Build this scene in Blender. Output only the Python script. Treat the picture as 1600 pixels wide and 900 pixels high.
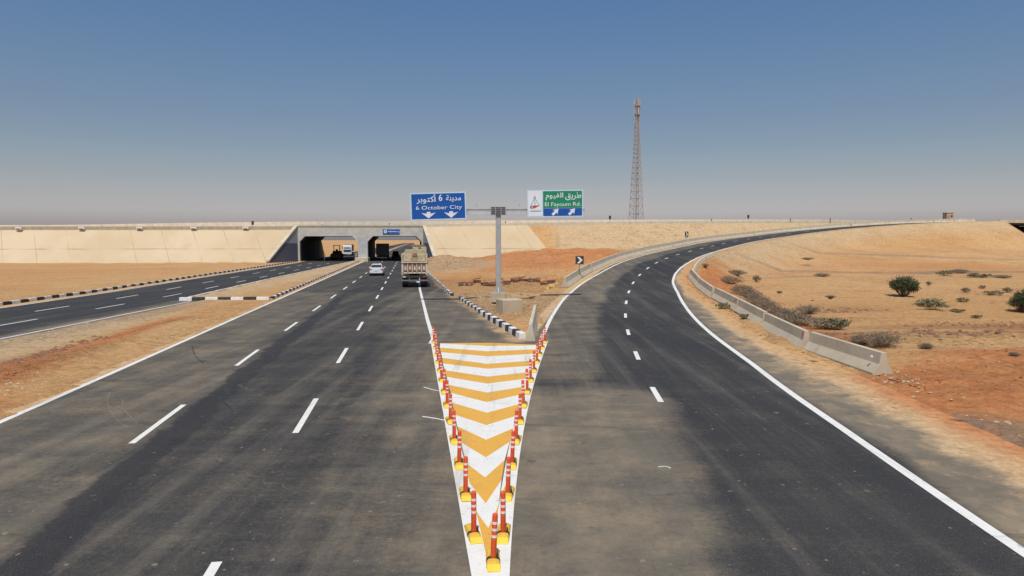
import bpy, bmesh, math, random
import numpy as np
from mathutils import Vector, Matrix
R = math.radians
rnd = random.Random(7)
sc = bpy.context.scene
for o in list(bpy.data.objects): bpy.data.objects.remove(o)

# ------------------------------------------------------------ camera, sky, sun, exposure
H = 4.7; F = 1067.0; TH = math.atan(76/F)
cam = bpy.data.objects.new('camera', bpy.data.cameras.new('camera'))
sc.collection.objects.link(cam); sc.camera = cam
cam.location = (0, 0, H); cam.rotation_euler = (math.pi/2 - TH, 0, 0)
cam.data.sensor_width = 36; cam.data.lens = 36*F/1600
cam.data.clip_start = 0.1; cam.data.clip_end = 20000

SUN_EL = 62.0; LD = Vector((0.06, 1.0))            # light travels along +Y
LD.normalize()
world = bpy.data.worlds.new("World"); sc.world = world; world.use_nodes = True
nt = world.node_tree; nt.nodes.clear()
wo = nt.nodes.new('ShaderNodeOutputWorld'); bg = nt.nodes.new('ShaderNodeBackground')
sky = nt.nodes.new('ShaderNodeTexSky'); sky.sky_type = 'NISHITA'; sky.sun_disc = False
sky.sun_elevation = R(SUN_EL); sky.sun_rotation = math.atan2(-LD.x, -LD.y)
sky.altitude = 100; sky.air_density = 1.2; sky.dust_density = 2.2; sky.ozone_density = 2.0
tc = nt.nodes.new('ShaderNodeTexCoord'); sep = nt.nodes.new('ShaderNodeSeparateXYZ')
nt.links.new(tc.outputs['Generated'], sep.inputs[0])
cr = nt.nodes.new('ShaderNodeValToRGB'); nt.links.new(sep.outputs['Z'], cr.inputs[0])
els = cr.color_ramp.elements
els[0].position = 0.0; els[0].color = (1.10, 1.02, 1.24, 1)
els[1].position = 1.0; els[1].color = (0.66, 0.66, 0.66, 1)
for p, c in [(.037, (.93, .865, 1.06)), (.057, (.765, .695, .81)), (.086, (.625, .580, .635)), (.128, (.520, .515, .560)),
             (.169, (.475, .484, .545)), (.223, (.440, .490, .560)), (.267, (.412, .488, .575)), (.319, (.388, .488, .605))]:
    e = els.new(p); e.color = (*c, 1)
mx = nt.nodes.new('ShaderNodeMix'); mx.data_type = 'RGBA'; mx.blend_type = 'MULTIPLY'; mx.inputs[0].default_value = 1
nt.links.new(sky.outputs[0], mx.inputs[6]); nt.links.new(cr.outputs[0], mx.inputs[7])
nt.links.new(mx.outputs[2], bg.inputs[0]); nt.links.new(bg.outputs[0], wo.inputs[0])
bg.inputs[1].default_value = 0.15

sl = bpy.data.lights.new('sun', 'SUN'); sl.energy = 3.4; sl.angle = R(0.53); sl.color = (1, 0.955, 0.88)
so = bpy.data.objects.new('sun', sl); sc.collection.objects.link(so)
ld3 = Vector((LD.x*math.cos(R(SUN_EL)), LD.y*math.cos(R(SUN_EL)), -math.sin(R(SUN_EL))))
so.rotation_euler = ld3.to_track_quat('-Z', 'Y').to_euler(); so.location = (0, -20, 60)
vs = sc.view_settings
vs.view_transform = 'Standard'; vs.look = 'None'; vs.gamma = 1; vs.use_curve_mapping = False; vs.exposure = 0.0

# ------------------------------------------------------------ helpers
def ray(x, y):
    u = x-800; v = 450-y
    return np.array([u, v*math.sin(TH)+F*math.cos(TH), v*math.cos(TH)-F*math.sin(TH)])
def at(x, y, z=0.0):
    r = ray(x, y); t = (z-H)/r[2]
    return np.array([r[0]*t, r[1]*t, z])
def atY(x, y, Y):
    r = ray(x, y); t = Y/r[1]
    return np.array([r[0]*t, Y, H+r[2]*t])

def tag(o, label=None, cat=None, group=None, kind=None):
    if label: o['label'] = label
    if cat: o['category'] = cat
    if group: o['group'] = group
    if kind: o['kind'] = kind
    return o
def empty(name, loc, rz=0.0, label=None, cat=None, group=None):
    o = bpy.data.objects.new(name, None); sc.collection.objects.link(o)
    o.location = loc; o.rotation_euler = (0, 0, rz); o.empty_display_size = .3
    return tag(o, label, cat, group)
def copy_tree(o, parent=None):
    c = o.copy(); sc.collection.objects.link(c); c.parent = parent
    for ch in list(o.children): copy_tree(ch, c)
    return c
ORD = ['first','second','third','fourth','fifth','sixth','seventh','eighth','ninth','tenth','eleventh','twelfth',
       'thirteenth','fourteenth','fifteenth','sixteenth','seventeenth','eighteenth','nineteenth','twentieth',
       'twenty-first','twenty-second','twenty-third','twenty-fourth','twenty-fifth']

class MB:
    def __init__(s): s.v = []; s.f = []; s.m = []
    def face(s, pts, mi=0):
        b = len(s.v); s.v += [tuple(p) for p in pts]; s.f.append(tuple(range(b, b+len(pts)))); s.m.append(mi); return s
    def box(s, x0, x1, y0, y1, z0, z1, mi=0, M=None):
        P = [(x0,y0,z0),(x1,y0,z0),(x1,y1,z0),(x0,y1,z0),(x0,y0,z1),(x1,y0,z1),(x1,y1,z1),(x0,y1,z1)]
        return s.hexa(P, mi, M)
    def hexa(s, P, mi=0, M=None):
        if M is not None: P = [tuple(M @ Vector(p)) for p in P]
        b = len(s.v); s.v += [tuple(p) for p in P]
        for q in ((3,2,1,0),(4,5,6,7),(0,1,5,4),(1,2,6,5),(2,3,7,6),(3,0,4,7)):
            s.f.append(tuple(b+i for i in q)); s.m.append(mi)
        return s
    def prism(s, prof, a, b_, axis='Y', mi=0, M=None):
        # prof: list of (u, v); extruded from a to b_ along the axis
        def P(u, v, t):
            p = {'Y': (u, t, v), 'X': (t, u, v), 'Z': (u, v, t)}[axis]
            return tuple(M @ Vector(p)) if M is not None else p
        n = len(prof); b = len(s.v)
        s.v += [P(u, v, a) for u, v in prof] + [P(u, v, b_) for u, v in prof]
        s.f.append(tuple(b+i for i in range(n))); s.m.append(mi)
        s.f.append(tuple(b+n+i for i in reversed(range(n)))); s.m.append(mi)
        for i in range(n):
            j = (i+1) % n
            s.f.append((b+j, b+i, b+n+i, b+n+j)); s.m.append(mi)
        return s
    def tube(s, p0, p1, r0, r1=None, n=8, mi=0, caps=True):
        r1 = r0 if r1 is None else r1
        p0 = Vector(p0); p1 = Vector(p1); d = (p1-p0).normalized()
        a = Vector((0,0,1)) if abs(d.z) < .9 else Vector((1,0,0))
        u = d.cross(a).normalized(); w = d.cross(u)
        b = len(s.v)
        for p, r in ((p0, r0), (p1, r1)):
            for k in range(n):
                t = 2*math.pi*k/n; s.v.append(tuple(p+u*(r*math.cos(t))+w*(r*math.sin(t))))
        for k in range(n):
            j = (k+1) % n; s.f.append((b+k, b+n+k, b+n+j, b+j)); s.m.append(mi)
        if caps:
            s.f.append(tuple(b+k for k in range(n))); s.m.append(mi)
            s.f.append(tuple(b+n+k for k in reversed(range(n)))); s.m.append(mi)
        return s
    def build(s, name, mats, parent=None, bevel=0, seg=2, smooth=False, fix=True):
        me = bpy.data.meshes.new(name); me.from_pydata(s.v, [], s.f)
        if not isinstance(mats, (list, tuple)): mats = [mats]
        for m in mats: me.materials.append(m)
        if len(mats) > 1: me.polygons.foreach_set('material_index', s.m)
        if fix or bevel:
            bm = bmesh.new(); bm.from_mesh(me)
            bmesh.ops.remove_doubles(bm, verts=bm.verts, dist=1e-5)
            bmesh.ops.recalc_face_normals(bm, faces=bm.faces)
            if bevel:
                ed = [e for e in bm.edges if len(e.link_faces) == 2 and e.calc_face_angle(0) > R(25)]
                bmesh.ops.bevel(bm, geom=ed, offset=bevel, segments=seg, affect='EDGES', profile=.5, clamp_overlap=True)
            bm.to_mesh(me); bm.free()
        if smooth:
            me.polygons.foreach_set('use_smooth', [True]*len(me.polygons))
        me.update()
        o = bpy.data.objects.new(name, me); sc.collection.objects.link(o)
        if parent: o.parent = parent
        return o

def grid_mesh(name, X, Y, Z, mat, attrs=None, smooth=True, parent=None):
    n, m = X.shape
    me = bpy.data.meshes.new(name)
    co = np.stack([X, Y, Z], -1).reshape(-1, 3).astype(np.float32)
    idx = np.arange(n*m).reshape(n, m)
    q = np.stack([idx[:-1,:-1], idx[:-1,1:], idx[1:,1:], idx[1:,:-1]], -1).reshape(-1, 4)
    me.vertices.add(n*m); me.vertices.foreach_set('co', co.ravel())
    me.loops.add(q.size); me.loops.foreach_set('vertex_index', q.ravel().astype(np.int32))
    me.polygons.add(len(q)); me.polygons.foreach_set('loop_start', (np.arange(len(q))*4).astype(np.int32))
    me.polygons.foreach_set('loop_total', np.full(len(q), 4, np.int32))
    me.update(calc_edges=True); me.validate()
    me.polygons.foreach_set('use_smooth', [smooth]*len(me.polygons))
    for k, a in (attrs or {}).items():
        at_ = me.attributes.new(k, 'FLOAT', 'POINT'); at_.data.foreach_set('value', a.ravel().astype(np.float32))
    me.materials.append(mat)
    o = bpy.data.objects.new(name, me); sc.collection.objects.link(o)
    if parent: o.parent = parent
    return o

# value noise in numpy
_rng = np.random.RandomState(11); _T = _rng.rand(256, 256)
def vn(x, y):
    xi = np.floor(x).astype(int); yi = np.floor(y).astype(int); fx = x-xi; fy = y-yi
    fx = fx*fx*(3-2*fx); fy = fy*fy*(3-2*fy)
    a = _T[xi%256, yi%256]; b = _T[(xi+1)%256, yi%256]; c = _T[xi%256, (yi+1)%256]; d = _T[(xi+1)%256, (yi+1)%256]
    return (a*(1-fx)+b*fx)*(1-fy)+(c*(1-fx)+d*fx)*fy
def fbm(x, y, s=1.0, o=4, seed=0):
    x = np.asarray(x, float)/s+seed*17.3; y = np.asarray(y, float)/s+seed*9.1; r = 0; a = .5; t = 0
    for k in range(o):
        r = r+a*vn(x, y); t += a; x = x*2.03+5.1; y = y*2.03+3.7; a *= .5
    return r/t*2-1
def sst(a, b, x): 
    t = np.clip((np.asarray(x, float)-a)/(b-a), 0, 1); return t*t*(3-2*t)

# ------------------------------------------------------------ materials
class NG:
    def __init__(s, name):
        s.m = bpy.data.materials.new(name); s.m.use_nodes = True; s.t = s.m.node_tree
        s.b = s.t.nodes['Principled BSDF']; s.b.inputs['Roughness'].default_value = .85
        s.co = s.t.nodes.new('ShaderNodeTexCoord').outputs['Object']
    def set(s, sock, v):
        if hasattr(v, 'links') or isinstance(v, bpy.types.NodeSocket): s.t.links.new(v, sock)
        elif isinstance(v, (tuple, list)): sock.default_value = (*v, 1)[:4] if sock.type == 'RGBA' else v
        else: sock.default_value = v
    def map(s, sc_=(1,1,1), rot=(0,0,0), co=None):
        n = s.t.nodes.new('ShaderNodeMapping'); s.t.links.new(co or s.co, n.inputs[0])
        n.inputs['Scale'].default_value = sc_; n.inputs['Rotation'].default_value = rot; return n.outputs[0]
    def noise(s, scale, det=4, rough=.55, co=None, dist=0):
        n = s.t.nodes.new('ShaderNodeTexNoise'); s.t.links.new(co or s.co, n.inputs['Vector'])
        n.inputs['Scale'].default_value = scale; n.inputs['Detail'].default_value = det
        n.inputs['Roughness'].default_value = rough; n.inputs['Distortion'].default_value = dist
        return n.outputs['Fac']
    def math(s, op, a, b=0.0, clamp=False):
        n = s.t.nodes.new('ShaderNodeMath'); n.operation = op; n.use_clamp = clamp
        s.set(n.inputs[0], a); s.set(n.inputs[1], b); return n.outputs[0]
    def rng(s, v, a, b, c=0.0, d=1.0):
        n = s.t.nodes.new('ShaderNodeMapRange'); n.interpolation_type = 'SMOOTHSTEP'
        s.set(n.inputs[0], v)
        for i, k in enumerate((a, b, c, d)): n.inputs[i+1].default_value = k
        return n.outputs[0]
    def mix(s, f, a, b, mode='MIX'):
        n = s.t.nodes.new('ShaderNodeMix'); n.data_type = 'RGBA'; n.blend_type = mode
        s.set(n.inputs[0], f); s.set(n.inputs[6], a); s.set(n.inputs[7], b); return n.outputs[2]
    def attr(s, name):
        n = s.t.nodes.new('ShaderNodeAttribute'); n.attribute_name = name; return n.outputs['Fac']
    def sep(s, co=None):
        n = s.t.nodes.new('ShaderNodeSeparateXYZ'); s.t.links.new(co or s.co, n.inputs[0]); return n.outputs
    def bump(s, h, strength=.4, dist=.02):
        n = s.t.nodes.new('ShaderNodeBump'); n.inputs['Strength'].default_value = strength
        n.inputs['Distance'].default_value = dist; s.set(n.inputs['Height'], h)
        s.t.links.new(n.outputs[0], s.b.inputs['Normal'])
    def done(s, col, rough=None):
        s.set(s.b.inputs['Base Color'], col)
        if rough is not None: s.set(s.b.inputs['Roughness'], rough)
        return s.m

def simple(name, col, rough=.6, metal=0.0, var=.15, scale=3.0, dirt=None, dirt_amt=.4, bump=0):
    g = NG(name)
    c = g.mix(g.rng(g.noise(scale), .3, .7), tuple(k*(1-var) for k in col), tuple(min(1, k*(1+var)) for k in col))
    if dirt: c = g.mix(g.rng(g.noise(scale*1.7, 6, .65), .5, .75, 0, dirt_amt), c, dirt)
    if bump: g.bump(g.noise(scale*12), bump, .01)
    g.b.inputs['Metallic'].default_value = metal
    return g.done(c, rough)

M = {}
SAND = (0.56, 0.335, 0.165)
def ground_colour(g):
    n1 = g.noise(.035, 5, .6); n2 = g.noise(.35, 6, .6); n3 = g.noise(5, 6, .7)
    c = g.mix(g.rng(n1, .35, .65), (0.565, 0.315, 0.128), (0.62, 0.385, 0.18))
    c = g.mix(g.rng(n2, .42, .72, 0, .5), c, (0.55, 0.29, 0.125))
    red = g.math('MULTIPLY', g.attr('red'), g.rng(g.noise(.8, 6, .7), .2, .62, .35, 1))
    c = g.mix(red, c, g.mix(g.rng(g.noise(1.6, 7, .7), .35, .65), (0.44, 0.135, 0.040), (0.62, 0.245, 0.085)))
    pale = g.math('MULTIPLY', g.attr('pale'), g.rng(g.noise(.5, 6, .7), .2, .6, .45, 1))
    c = g.mix(pale, c, (0.58, 0.435, 0.26))
    gr = g.math('MULTIPLY', g.attr('gravel'), g.rng(g.noise(.7, 6, .7), .3, .55, .2, 1))
    c = g.mix(gr, c, (0.235, 0.19, 0.145))
    # clods and wheel streaks
    st = g.noise(1.0, 5, .6, g.map((.12, 1.3, 1), (0, 0, .12)))
    c = g.mix(g.rng(st, .55, .75, 0, .45), c, (0.36, 0.185, 0.085))
    cl = g.noise(3.4, 8, .78)
    rough_ = g.math('ADD', g.rng(g.noise(.16, 3), .48, .62), g.attr('clods'), True)
    spots = g.math('MULTIPLY', g.rng(cl, .52, .60), rough_)
    c = g.mix(g.math('MULTIPLY', spots, .8), c, (0.17, 0.075, 0.038))
    c = g.mix(g.math('MULTIPLY', g.rng(g.noise(6.5, 5, .7), .60, .70), g.math('ADD', g.math('MULTIPLY', g.attr('clods'), .7), .12)), c, (0.60, 0.47, 0.31))
    c = g.mix(g.rng(n3, .35, .75, 0, .35), c, (0.36, 0.235, 0.13))
    mg = g.noise(3.1, 10, .82, None, .4)
    c = g.mix(1.0, c, g.mix(g.rng(mg, .36, .64), (0.74, 0.72, 0.70), (1.14, 1.14, 1.14)), 'MULTIPLY')
    lg_ = g.noise(1.0, 8, .72, g.map((.30, 1.9, 1), (0, 0, .1)), .5)
    c = g.mix(g.math('MULTIPLY', g.rng(lg_, .57, .66), .6), c, (0.25, 0.125, 0.065))
    return c, n3
def make_ground():
    g = NG('desert_sand'); c, n3 = ground_colour(g)
    g.bump(g.math('ADD', g.math('MULTIPLY', n3, .5), g.math('MULTIPLY', g.noise(1.1, 8, .75), g.math('ADD', g.math('MULTIPLY', g.attr('clods'), 1.6), .8))), .75, .35)
    g.b.inputs['Specular IOR Level'].default_value = .15
    return g.done(c, .95)
M['ground'] = make_ground()

def make_asphalt():
    g = NG('asphalt')
    broad = g.noise(.10, 5, .6); agg = g.noise(38, 3, .8); agg2 = g.noise(9, 7, .85)
    streak = g.noise(1.0, 6, .62, g.map((1.3, .05, 1), (0, 0, -.12)))
    cross = g.noise(1.0, 6, .65, g.map((.16, 1.5, 1), (0, 0, .05)), .4)
    dk = (0.030, 0.030, 0.032); md = (0.054, 0.052, 0.050)
    c = g.mix(g.rng(broad, .35, .65, .0, .5), dk, md)
    c = g.mix(g.rng(streak, .46, .70, 0, .6), c, (0.088, 0.082, 0.073))
    c = g.mix(g.rng(streak, .28, .42, .6, 0), c, (0.024, 0.024, 0.026))
    d = g.attr('dust')
    dn = g.math('ADD', d, g.math('MULTIPLY', g.math('SUBTRACT', g.noise(.6, 10, .80, None, .5), .5), .75))
    dn = g.math('ADD', dn, g.math('MULTIPLY', g.math('SUBTRACT', cross, .5), .45))
    dn = g.math('ADD', dn, g.math('MULTIPLY', g.math('SUBTRACT', streak, .5), .6))
    dn = g.math('ADD', dn, g.math('MULTIPLY', g.math('SUBTRACT', agg2, .5), 1.0))
    dm = g.math('MULTIPLY', g.rng(dn, .06, 1.02), g.rng(d, 0, .06))
    tan = g.mix(g.rng(g.noise(.5, 6, .7), .38, .66), (0.165, 0.143, 0.108), (0.285, 0.225, 0.150))
    c = g.mix(g.math('MULTIPLY', dm, .88), c, tan)
    # dark oil / wet looking smears across the lanes
    sm = g.noise(1.0, 5, .6, g.map((.22, 1.1, 1), (0, 0, .08)), .6)
    c = g.mix(g.rng(sm, .60, .72, 0, .5), c, (0.034, 0.033, 0.032))
    sm2 = g.noise(1.0, 6, .7, g.map((.9, 5.0, 1), (0, 0, .03)), .3)
    c = g.mix(g.rng(sm2, .60, .72, 0, .35), c, (0.026, 0.026, 0.027))
    c = g.mix(g.rng(sm2, .28, .40, .30, 0), c, (0.15, 0.135, 0.11))
    sa = g.attr('sand')
    sn = g.math('ADD', sa, g.math('MULTIPLY', g.math('SUBTRACT', g.noise(.9, 9, .75, None, .5), .5), 1.6))
    gc, _n = ground_colour(g)
    c = g.mix(g.math('MULTIPLY', g.rng(sn, .25, .8), g.rng(sa, 0, .08)), c, gc)
    tarn = g.math('ADD', g.attr('tar'), g.math('MULTIPLY', g.math('SUBTRACT', g.noise(1.1, 9, .75, None, .5), .5), 1.3))
    c = g.mix(g.math('MULTIPLY', g.math('MULTIPLY', g.rng(tarn, .42, .62), g.rng(g.attr('tar'), 0, .05)), .8), c, (0.028, 0.028, 0.031))
    c = g.mix(g.rng(g.noise(.55, 3, .6), .68, .72, 0, .55), c, (0.024, 0.024, 0.025))
    c = g.mix(g.rng(g.noise(5.5, 2, .5), .70, .73, 0, .5), c, (0.30, 0.26, 0.20))
    sp = g.rng(agg, .56, .72, 0, .50)
    c = g.mix(sp, c, (0.26, 0.235, 0.20))
    c = g.mix(g.rng(agg, .26, .42, .45, 0), c, (0.014, 0.014, 0.014))
    # fine cracks and pale scratches
    v = g.t.nodes.new('ShaderNodeTexVoronoi'); v.feature = 'DISTANCE_TO_EDGE'; v.inputs['Scale'].default_value = .10
    dsp = g.t.nodes.new('ShaderNodeVectorMath'); dsp.operation = 'ADD'
    nv = g.t.nodes.new('ShaderNodeTexNoise'); nv.inputs['Scale'].default_value = .8; nv.inputs['Detail'].default_value = 6
    g.t.links.new(g.co, nv.inputs['Vector']); g.t.links.new(g.co, dsp.inputs[0])
    sv = g.t.nodes.new('ShaderNodeVectorMath'); sv.operation = 'SCALE'; sv.inputs['Scale'].default_value = 1.6
    g.t.links.new(nv.outputs['Color'], sv.inputs[0]); g.t.links.new(sv.outputs[0], dsp.inputs[1]); g.t.links.new(dsp.outputs[0], v.inputs['Vector'])
    ck = g.math('MULTIPLY', g.rng(v.outputs['Distance'], .0, .0035, 1, 0), g.rng(g.noise(.3, 2), .52, .62, 0, .28))
    c = g.mix(ck, c, (0.26, 0.23, 0.19))
    g.bump(g.math('ADD', agg, g.math('MULTIPLY', agg2, .6)), .5, .012)
    g.b.inputs['Specular IOR Level'].default_value = .25
    return g.done(c, .88)
M['asphalt'] = make_asphalt()

def paint(name, col, wear=.35, wc=(0.15, 0.13, 0.105)):
    g = NG(name)
    c = g.mix(g.rng(g.noise(1.6, 6, .7), .35, .75, 0, .30), col, tuple(k*.78 for k in col))
    st = g.noise(1.0, 6, .7, g.map((.5, 5, 1), (0, 0, .1)))
    c = g.mix(g.rng(st, .58, .78, 0, wear), c, wc)
    c = g.mix(g.rng(g.noise(14, 6, .8), .57, .70, 0, wear), c, wc)
    c = g.mix(g.rng(g.noise(.8, 8, .75, None, .8), .55, .68, 0, wear*.8), c, tuple(k*.62 for k in col))
    c = g.mix(g.rng(g.noise(38, 3, .8), .60, .72, 0, .35), c, wc)
    tr_ = g.noise(1.0, 6, .7, g.map((2.2, .12, 1), (0, 0, -.03)))
    c = g.mix(g.rng(tr_, .52, .70, 0, .38), c, (0.22, 0.19, 0.15))
    c = g.mix(g.rng(g.noise(2.6, 9, .8, None, 1.0), .56, .66, 0, .42), c, (0.20, 0.175, 0.14))
    g.bump(g.noise(38, 3, .8), .3, .008)
    return g.done(c, .65)
M['white_line'] = paint('white_road_paint', (0.76, 0.745, 0.70), .45)
M['yellow_line'] = paint('yellow_road_paint', (0.72, 0.385, 0.055), .45)
M['skid'] = simple('scuffed_asphalt', (0.17, 0.15, 0.12), .9, 0, .3, 2)
M['skid_dark'] = simple('tyre_rubber_mark', (0.028, 0.028, 0.029), .85, 0, .2, 2)

def concrete(name, col, stain=.4, joints=False):
    g = NG(name)
    c = g.mix(g.rng(g.noise(.9, 6, .65), .3, .7), tuple(k*.86 for k in col), tuple(k*1.08 for k in col))
    stn = g.noise(1.0, 5, .65, g.map((1.5, 1.5, .25)))
    c = g.mix(g.rng(stn, .52, .78, 0, stain), c, tuple(k*.55 for k in col))
    c = g.mix(g.rng(g.noise(22, 5, .75), .55, .75, 0, .25), c, tuple(k*.6 for k in col))
    g.bump(g.noise(14, 6, .75), .3, .02)
    return g.done(c, .9)
M['concrete'] = concrete('concrete', (0.52, 0.45, 0.335), .55)
M['pale_parapet'] = concrete('pale_parapet_concrete', (0.70, 0.62, 0.49), .2)
M['parapet'] = concrete('parapet_concrete', (0.52, 0.455, 0.345), .25)
M['parapet_worn'] = concrete('worn_parapet_concrete', (0.36, 0.305, 0.215), .4)
M['cap'] = concrete('concrete_cap', (0.55, 0.48, 0.36), .3)

def slope_paving():
    g = NG('slope_paving_concrete')
    X, Y, Z = g.sep()
    wob = g.math('MULTIPLY', g.math('SUBTRACT', g.noise(.25, 3), .5), .8)
    c = g.mix(g.rng(g.noise(.10, 5, .6), .35, .65), (0.53, 0.41, 0.26), (0.59, 0.47, 0.315))
    X = g.math('ADD', X, g.math('MULTIPLY', Z, .7))
    ix = g.math('FLOOR', g.math('DIVIDE', X, 6.2)); iz = g.math('GREATER_THAN', Z, 2.75)
    wn = g.t.nodes.new('ShaderNodeTexWhiteNoise'); wn.noise_dimensions = '2D'
    cm = g.t.nodes.new('ShaderNodeCombineXYZ'); g.t.links.new(ix, cm.inputs[0]); g.t.links.new(iz, cm.inputs[1])
    g.t.links.new(cm.outputs[0], wn.inputs['Vector'])
    c = g.mix(g.rng(wn.outputs['Value'], 0, 1, 0, .16), c, (0.52, 0.40, 0.23))
    fx = g.math('ABSOLUTE', g.math('SUBTRACT', g.math('FRACT', g.math('DIVIDE', g.math('ADD', X, g.math('MULTIPLY', wob, .12)), 6.2)), .5))
    jx = g.rng(fx, .482, .494, 0, .75)
    jz = g.rng(g.math('ABSOLUTE', g.math('SUBTRACT', g.math('ADD', Z, g.math('MULTIPLY', wob, .25)), 2.75)), .04, .16, .85, 0)
    jn = g.rng(g.noise(.22, 4), .38, .62, .12, .85)
    c = g.mix(g.math('MULTIPLY', g.math('MAXIMUM', jx, jz), jn), c, (0.30, 0.215, 0.13))
    c = g.mix(g.rng(g.noise(.16, 5, .65), .56, .68, 0, .5), c, (0.50, 0.365, 0.195))
    c = g.mix(g.rng(g.noise(1.3, 7, .75), .62, .70, 0, .4), c, (0.34, 0.25, 0.15))
    g.bump(g.noise(6, 6, .7), .3, .05)
    return g.done(c, .9)
M['paving'] = slope_paving()

def wing_paint(name='wing_wall_paint', lo=(0.085, 0.098, 0.135), hi=(0.30, 0.30, 0.31), zc=3.9):
    g = NG(name)
    Z = g.sep()[2]
    c = g.mix(g.rng(Z, zc-.02, zc+.02), lo, hi)
    c = g.mix(g.rng(g.noise(1.0, 5, .6, g.map((1, 1, .3))), .5, .8, 0, .35), c, (0.2, 0.18, 0.15))
    return g.done(c, .8)
M['wing'] = wing_paint()
M['header'] = concrete('painted_portal_concrete', (0.50, 0.485, 0.43), .12)
M['pier'] = concrete('pier_paint', (0.45, 0.45, 0.43), .15)
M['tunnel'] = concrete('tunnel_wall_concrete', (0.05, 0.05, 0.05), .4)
M['black_paint'] = simple('black_kerb_paint', (0.028, 0.027, 0.028), .7, 0, .3, 3, (0.26, 0.19, 0.12), .4)
M['white_paint'] = simple('white_kerb_paint', (0.72, 0.71, 0.68), .7, 0, .1, 3, (0.40, 0.31, 0.21), .45)
M['kerb_top'] = simple('dusty_kerb_paint', (0.66, 0.60, 0.50), .8, 0, .1, 3, (0.45, 0.34, 0.2), .5)
M['galv'] = simple('galvanised_steel', (0.42, 0.43, 0.44), .5, .35, .08, 2, (0.33, 0.29, 0.23), .3)
M['galv_pale'] = simple('pale_galvanised_steel', (0.52, 0.52, 0.53), .6, .2, .06, 2)
M['dark_grille'] = simple('dark_metal_grille', (0.10, 0.095, 0.09), .6, .4)
M['orange'] = simple('orange_plastic', (0.78, 0.10, 0.028), .5, 0, .08, 8, (0.45, 0.12, 0.06), .25)
M['reflect'] = simple('reflective_white_film', (0.82, 0.72, 0.71), .35, 0, .05, 9)
M['yellow'] = simple('yellow_rubber', (0.70, 0.43, 0.045), .6, 0, .08, 9, (0.45, 0.32, 0.12), .4)
M['yellow_bright'] = simple('bright_yellow_reflector', (0.80, 0.55, 0.045), .55, 0, .05, 9, (0.6, 0.45, 0.1), .2)
M['rubber'] = simple('black_rubber', (0.03, 0.028, 0.027), .75, 0, .2, 9, (0.15, 0.11, 0.08), .3)
M['blue_sign'] = simple('blue_sign_film', (0.003, 0.085, 0.36), .4, 0, .05, 2, (0.01, 0.12, 0.33), .3)
M['green_sign'] = simple('green_sign_film', (0.008, 0.24, 0.115), .4, 0, .05, 2)
M['white_sign'] = simple('white_sign_film', (0.74, 0.78, 0.82), .4, 0, .04, 2)
M['sign_frame'] = simple('sign_frame_film', (0.55, 0.68, 0.80), .4, 0, .05, 2)
M['sign_back'] = simple('sign_back_aluminium', (0.35, 0.35, 0.35), .5, .5)
M['black_sign'] = simple('black_sign_film', (0.045, 0.042, 0.038), .5, 0, .1, 4)
M['logo_blue'] = simple('logo_blue_film', (0.05, 0.13, 0.28), .5)
M['logo_red'] = simple('logo_red_film', (0.42, 0.08, 0.05), .5)
M['ink'] = simple('dark_ink', (0.06, 0.06, 0.07), .5)
M['car_white'] = simple('white_car_paint', (0.74, 0.75, 0.77), .25, 0, .03, 1); M['car_white'].node_tree.nodes['Principled BSDF'].inputs['Coat Weight'].default_value = .6
M['glass'] = simple('tinted_glass', (0.035, 0.045, 0.05), .12, 0, .1, 1)
M['glass_pale'] = simple('pale_windscreen_glass', (0.13, 0.17, 0.19), .12, 0, .1, 1)
M['tyre'] = simple('tyre_rubber', (0.025, 0.024, 0.023), .85, 0, .2, 6, (0.12, 0.09, 0.06), .4)
M['rim'] = simple('wheel_steel', (0.32, 0.31, 0.30), .45, .6)
M['tail'] = simple('red_tail_light', (0.45, 0.03, 0.02), .3)
M['plate'] = simple('number_plate', (0.6, 0.62, 0.62), .5)
M['truck_cream'] = simple('cream_truck_paint', (0.50, 0.43, 0.27), .7, 0, .2, 2.5, (0.30, 0.13, 0.06), .7)
M['truck_white'] = simple('white_truck_paint', (0.62, 0.56, 0.45), .6, 0, .1, 5, (0.33, 0.10, 0.05), .6)
M['truck_red'] = simple('rust_red_truck_paint', (0.30, 0.135, 0.08), .7, 0, .3, 7, (0.5, 0.42, 0.3), .5)
M['truck_dark'] = simple('dark_chassis_steel', (0.04, 0.038, 0.036), .7, .2, .2, 4, (0.16, 0.12, 0.09), .5)
M['truck_grey'] = simple('grey_chassis_steel', (0.16, 0.155, 0.14), .7, .1, .2, 4)
M['steel_blue'] = simple('silver_cab_paint', (0.55, 0.60, 0.63), .4, 0, .06, 2)
M['machine_dark'] = simple('dark_machine_paint', (0.10, 0.075, 0.035), .7, 0, .2, 2)
M['footing'] = concrete('weathered_footing_concrete', (0.47, 0.385, 0.27), .5)
M['rock'] = concrete('rubble_stone', (0.42, 0.30, 0.185), .4)
M['brick'] = concrete('dark_red_brick', (0.17, 0.075, 0.05), .4)
M['brick_grey'] = concrete('weathered_brick', (0.26, 0.18, 0.135), .4)
M['yellow_rubble'] = concrete('yellow_rubble_stone', (0.62, 0.40, 0.12), .3)
M['bark'] = simple('dry_twig_bark', (0.17, 0.12, 0.08), .9)
def leafmat(name, a, b):
    g = NG(name); c = g.mix(g.rng(g.noise(2.2, 3), .35, .65), a, b)
    return g.done(c, .85)
M['leaf_green'] = leafmat('dark_green_leaves', (0.038, 0.055, 0.020), (0.085, 0.10, 0.040))
M['leaf_dry'] = leafmat('dry_grey_twigs', (0.19, 0.145, 0.10), (0.30, 0.235, 0.155))
M['leaf_mid'] = leafmat('dusty_green_leaves', (0.135, 0.13, 0.065), (0.23, 0.205, 0.11))
M['tower_steel'] = simple('tower_steel', (0.36, 0.335, 0.33), .7, 0, .1, .1)
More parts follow.
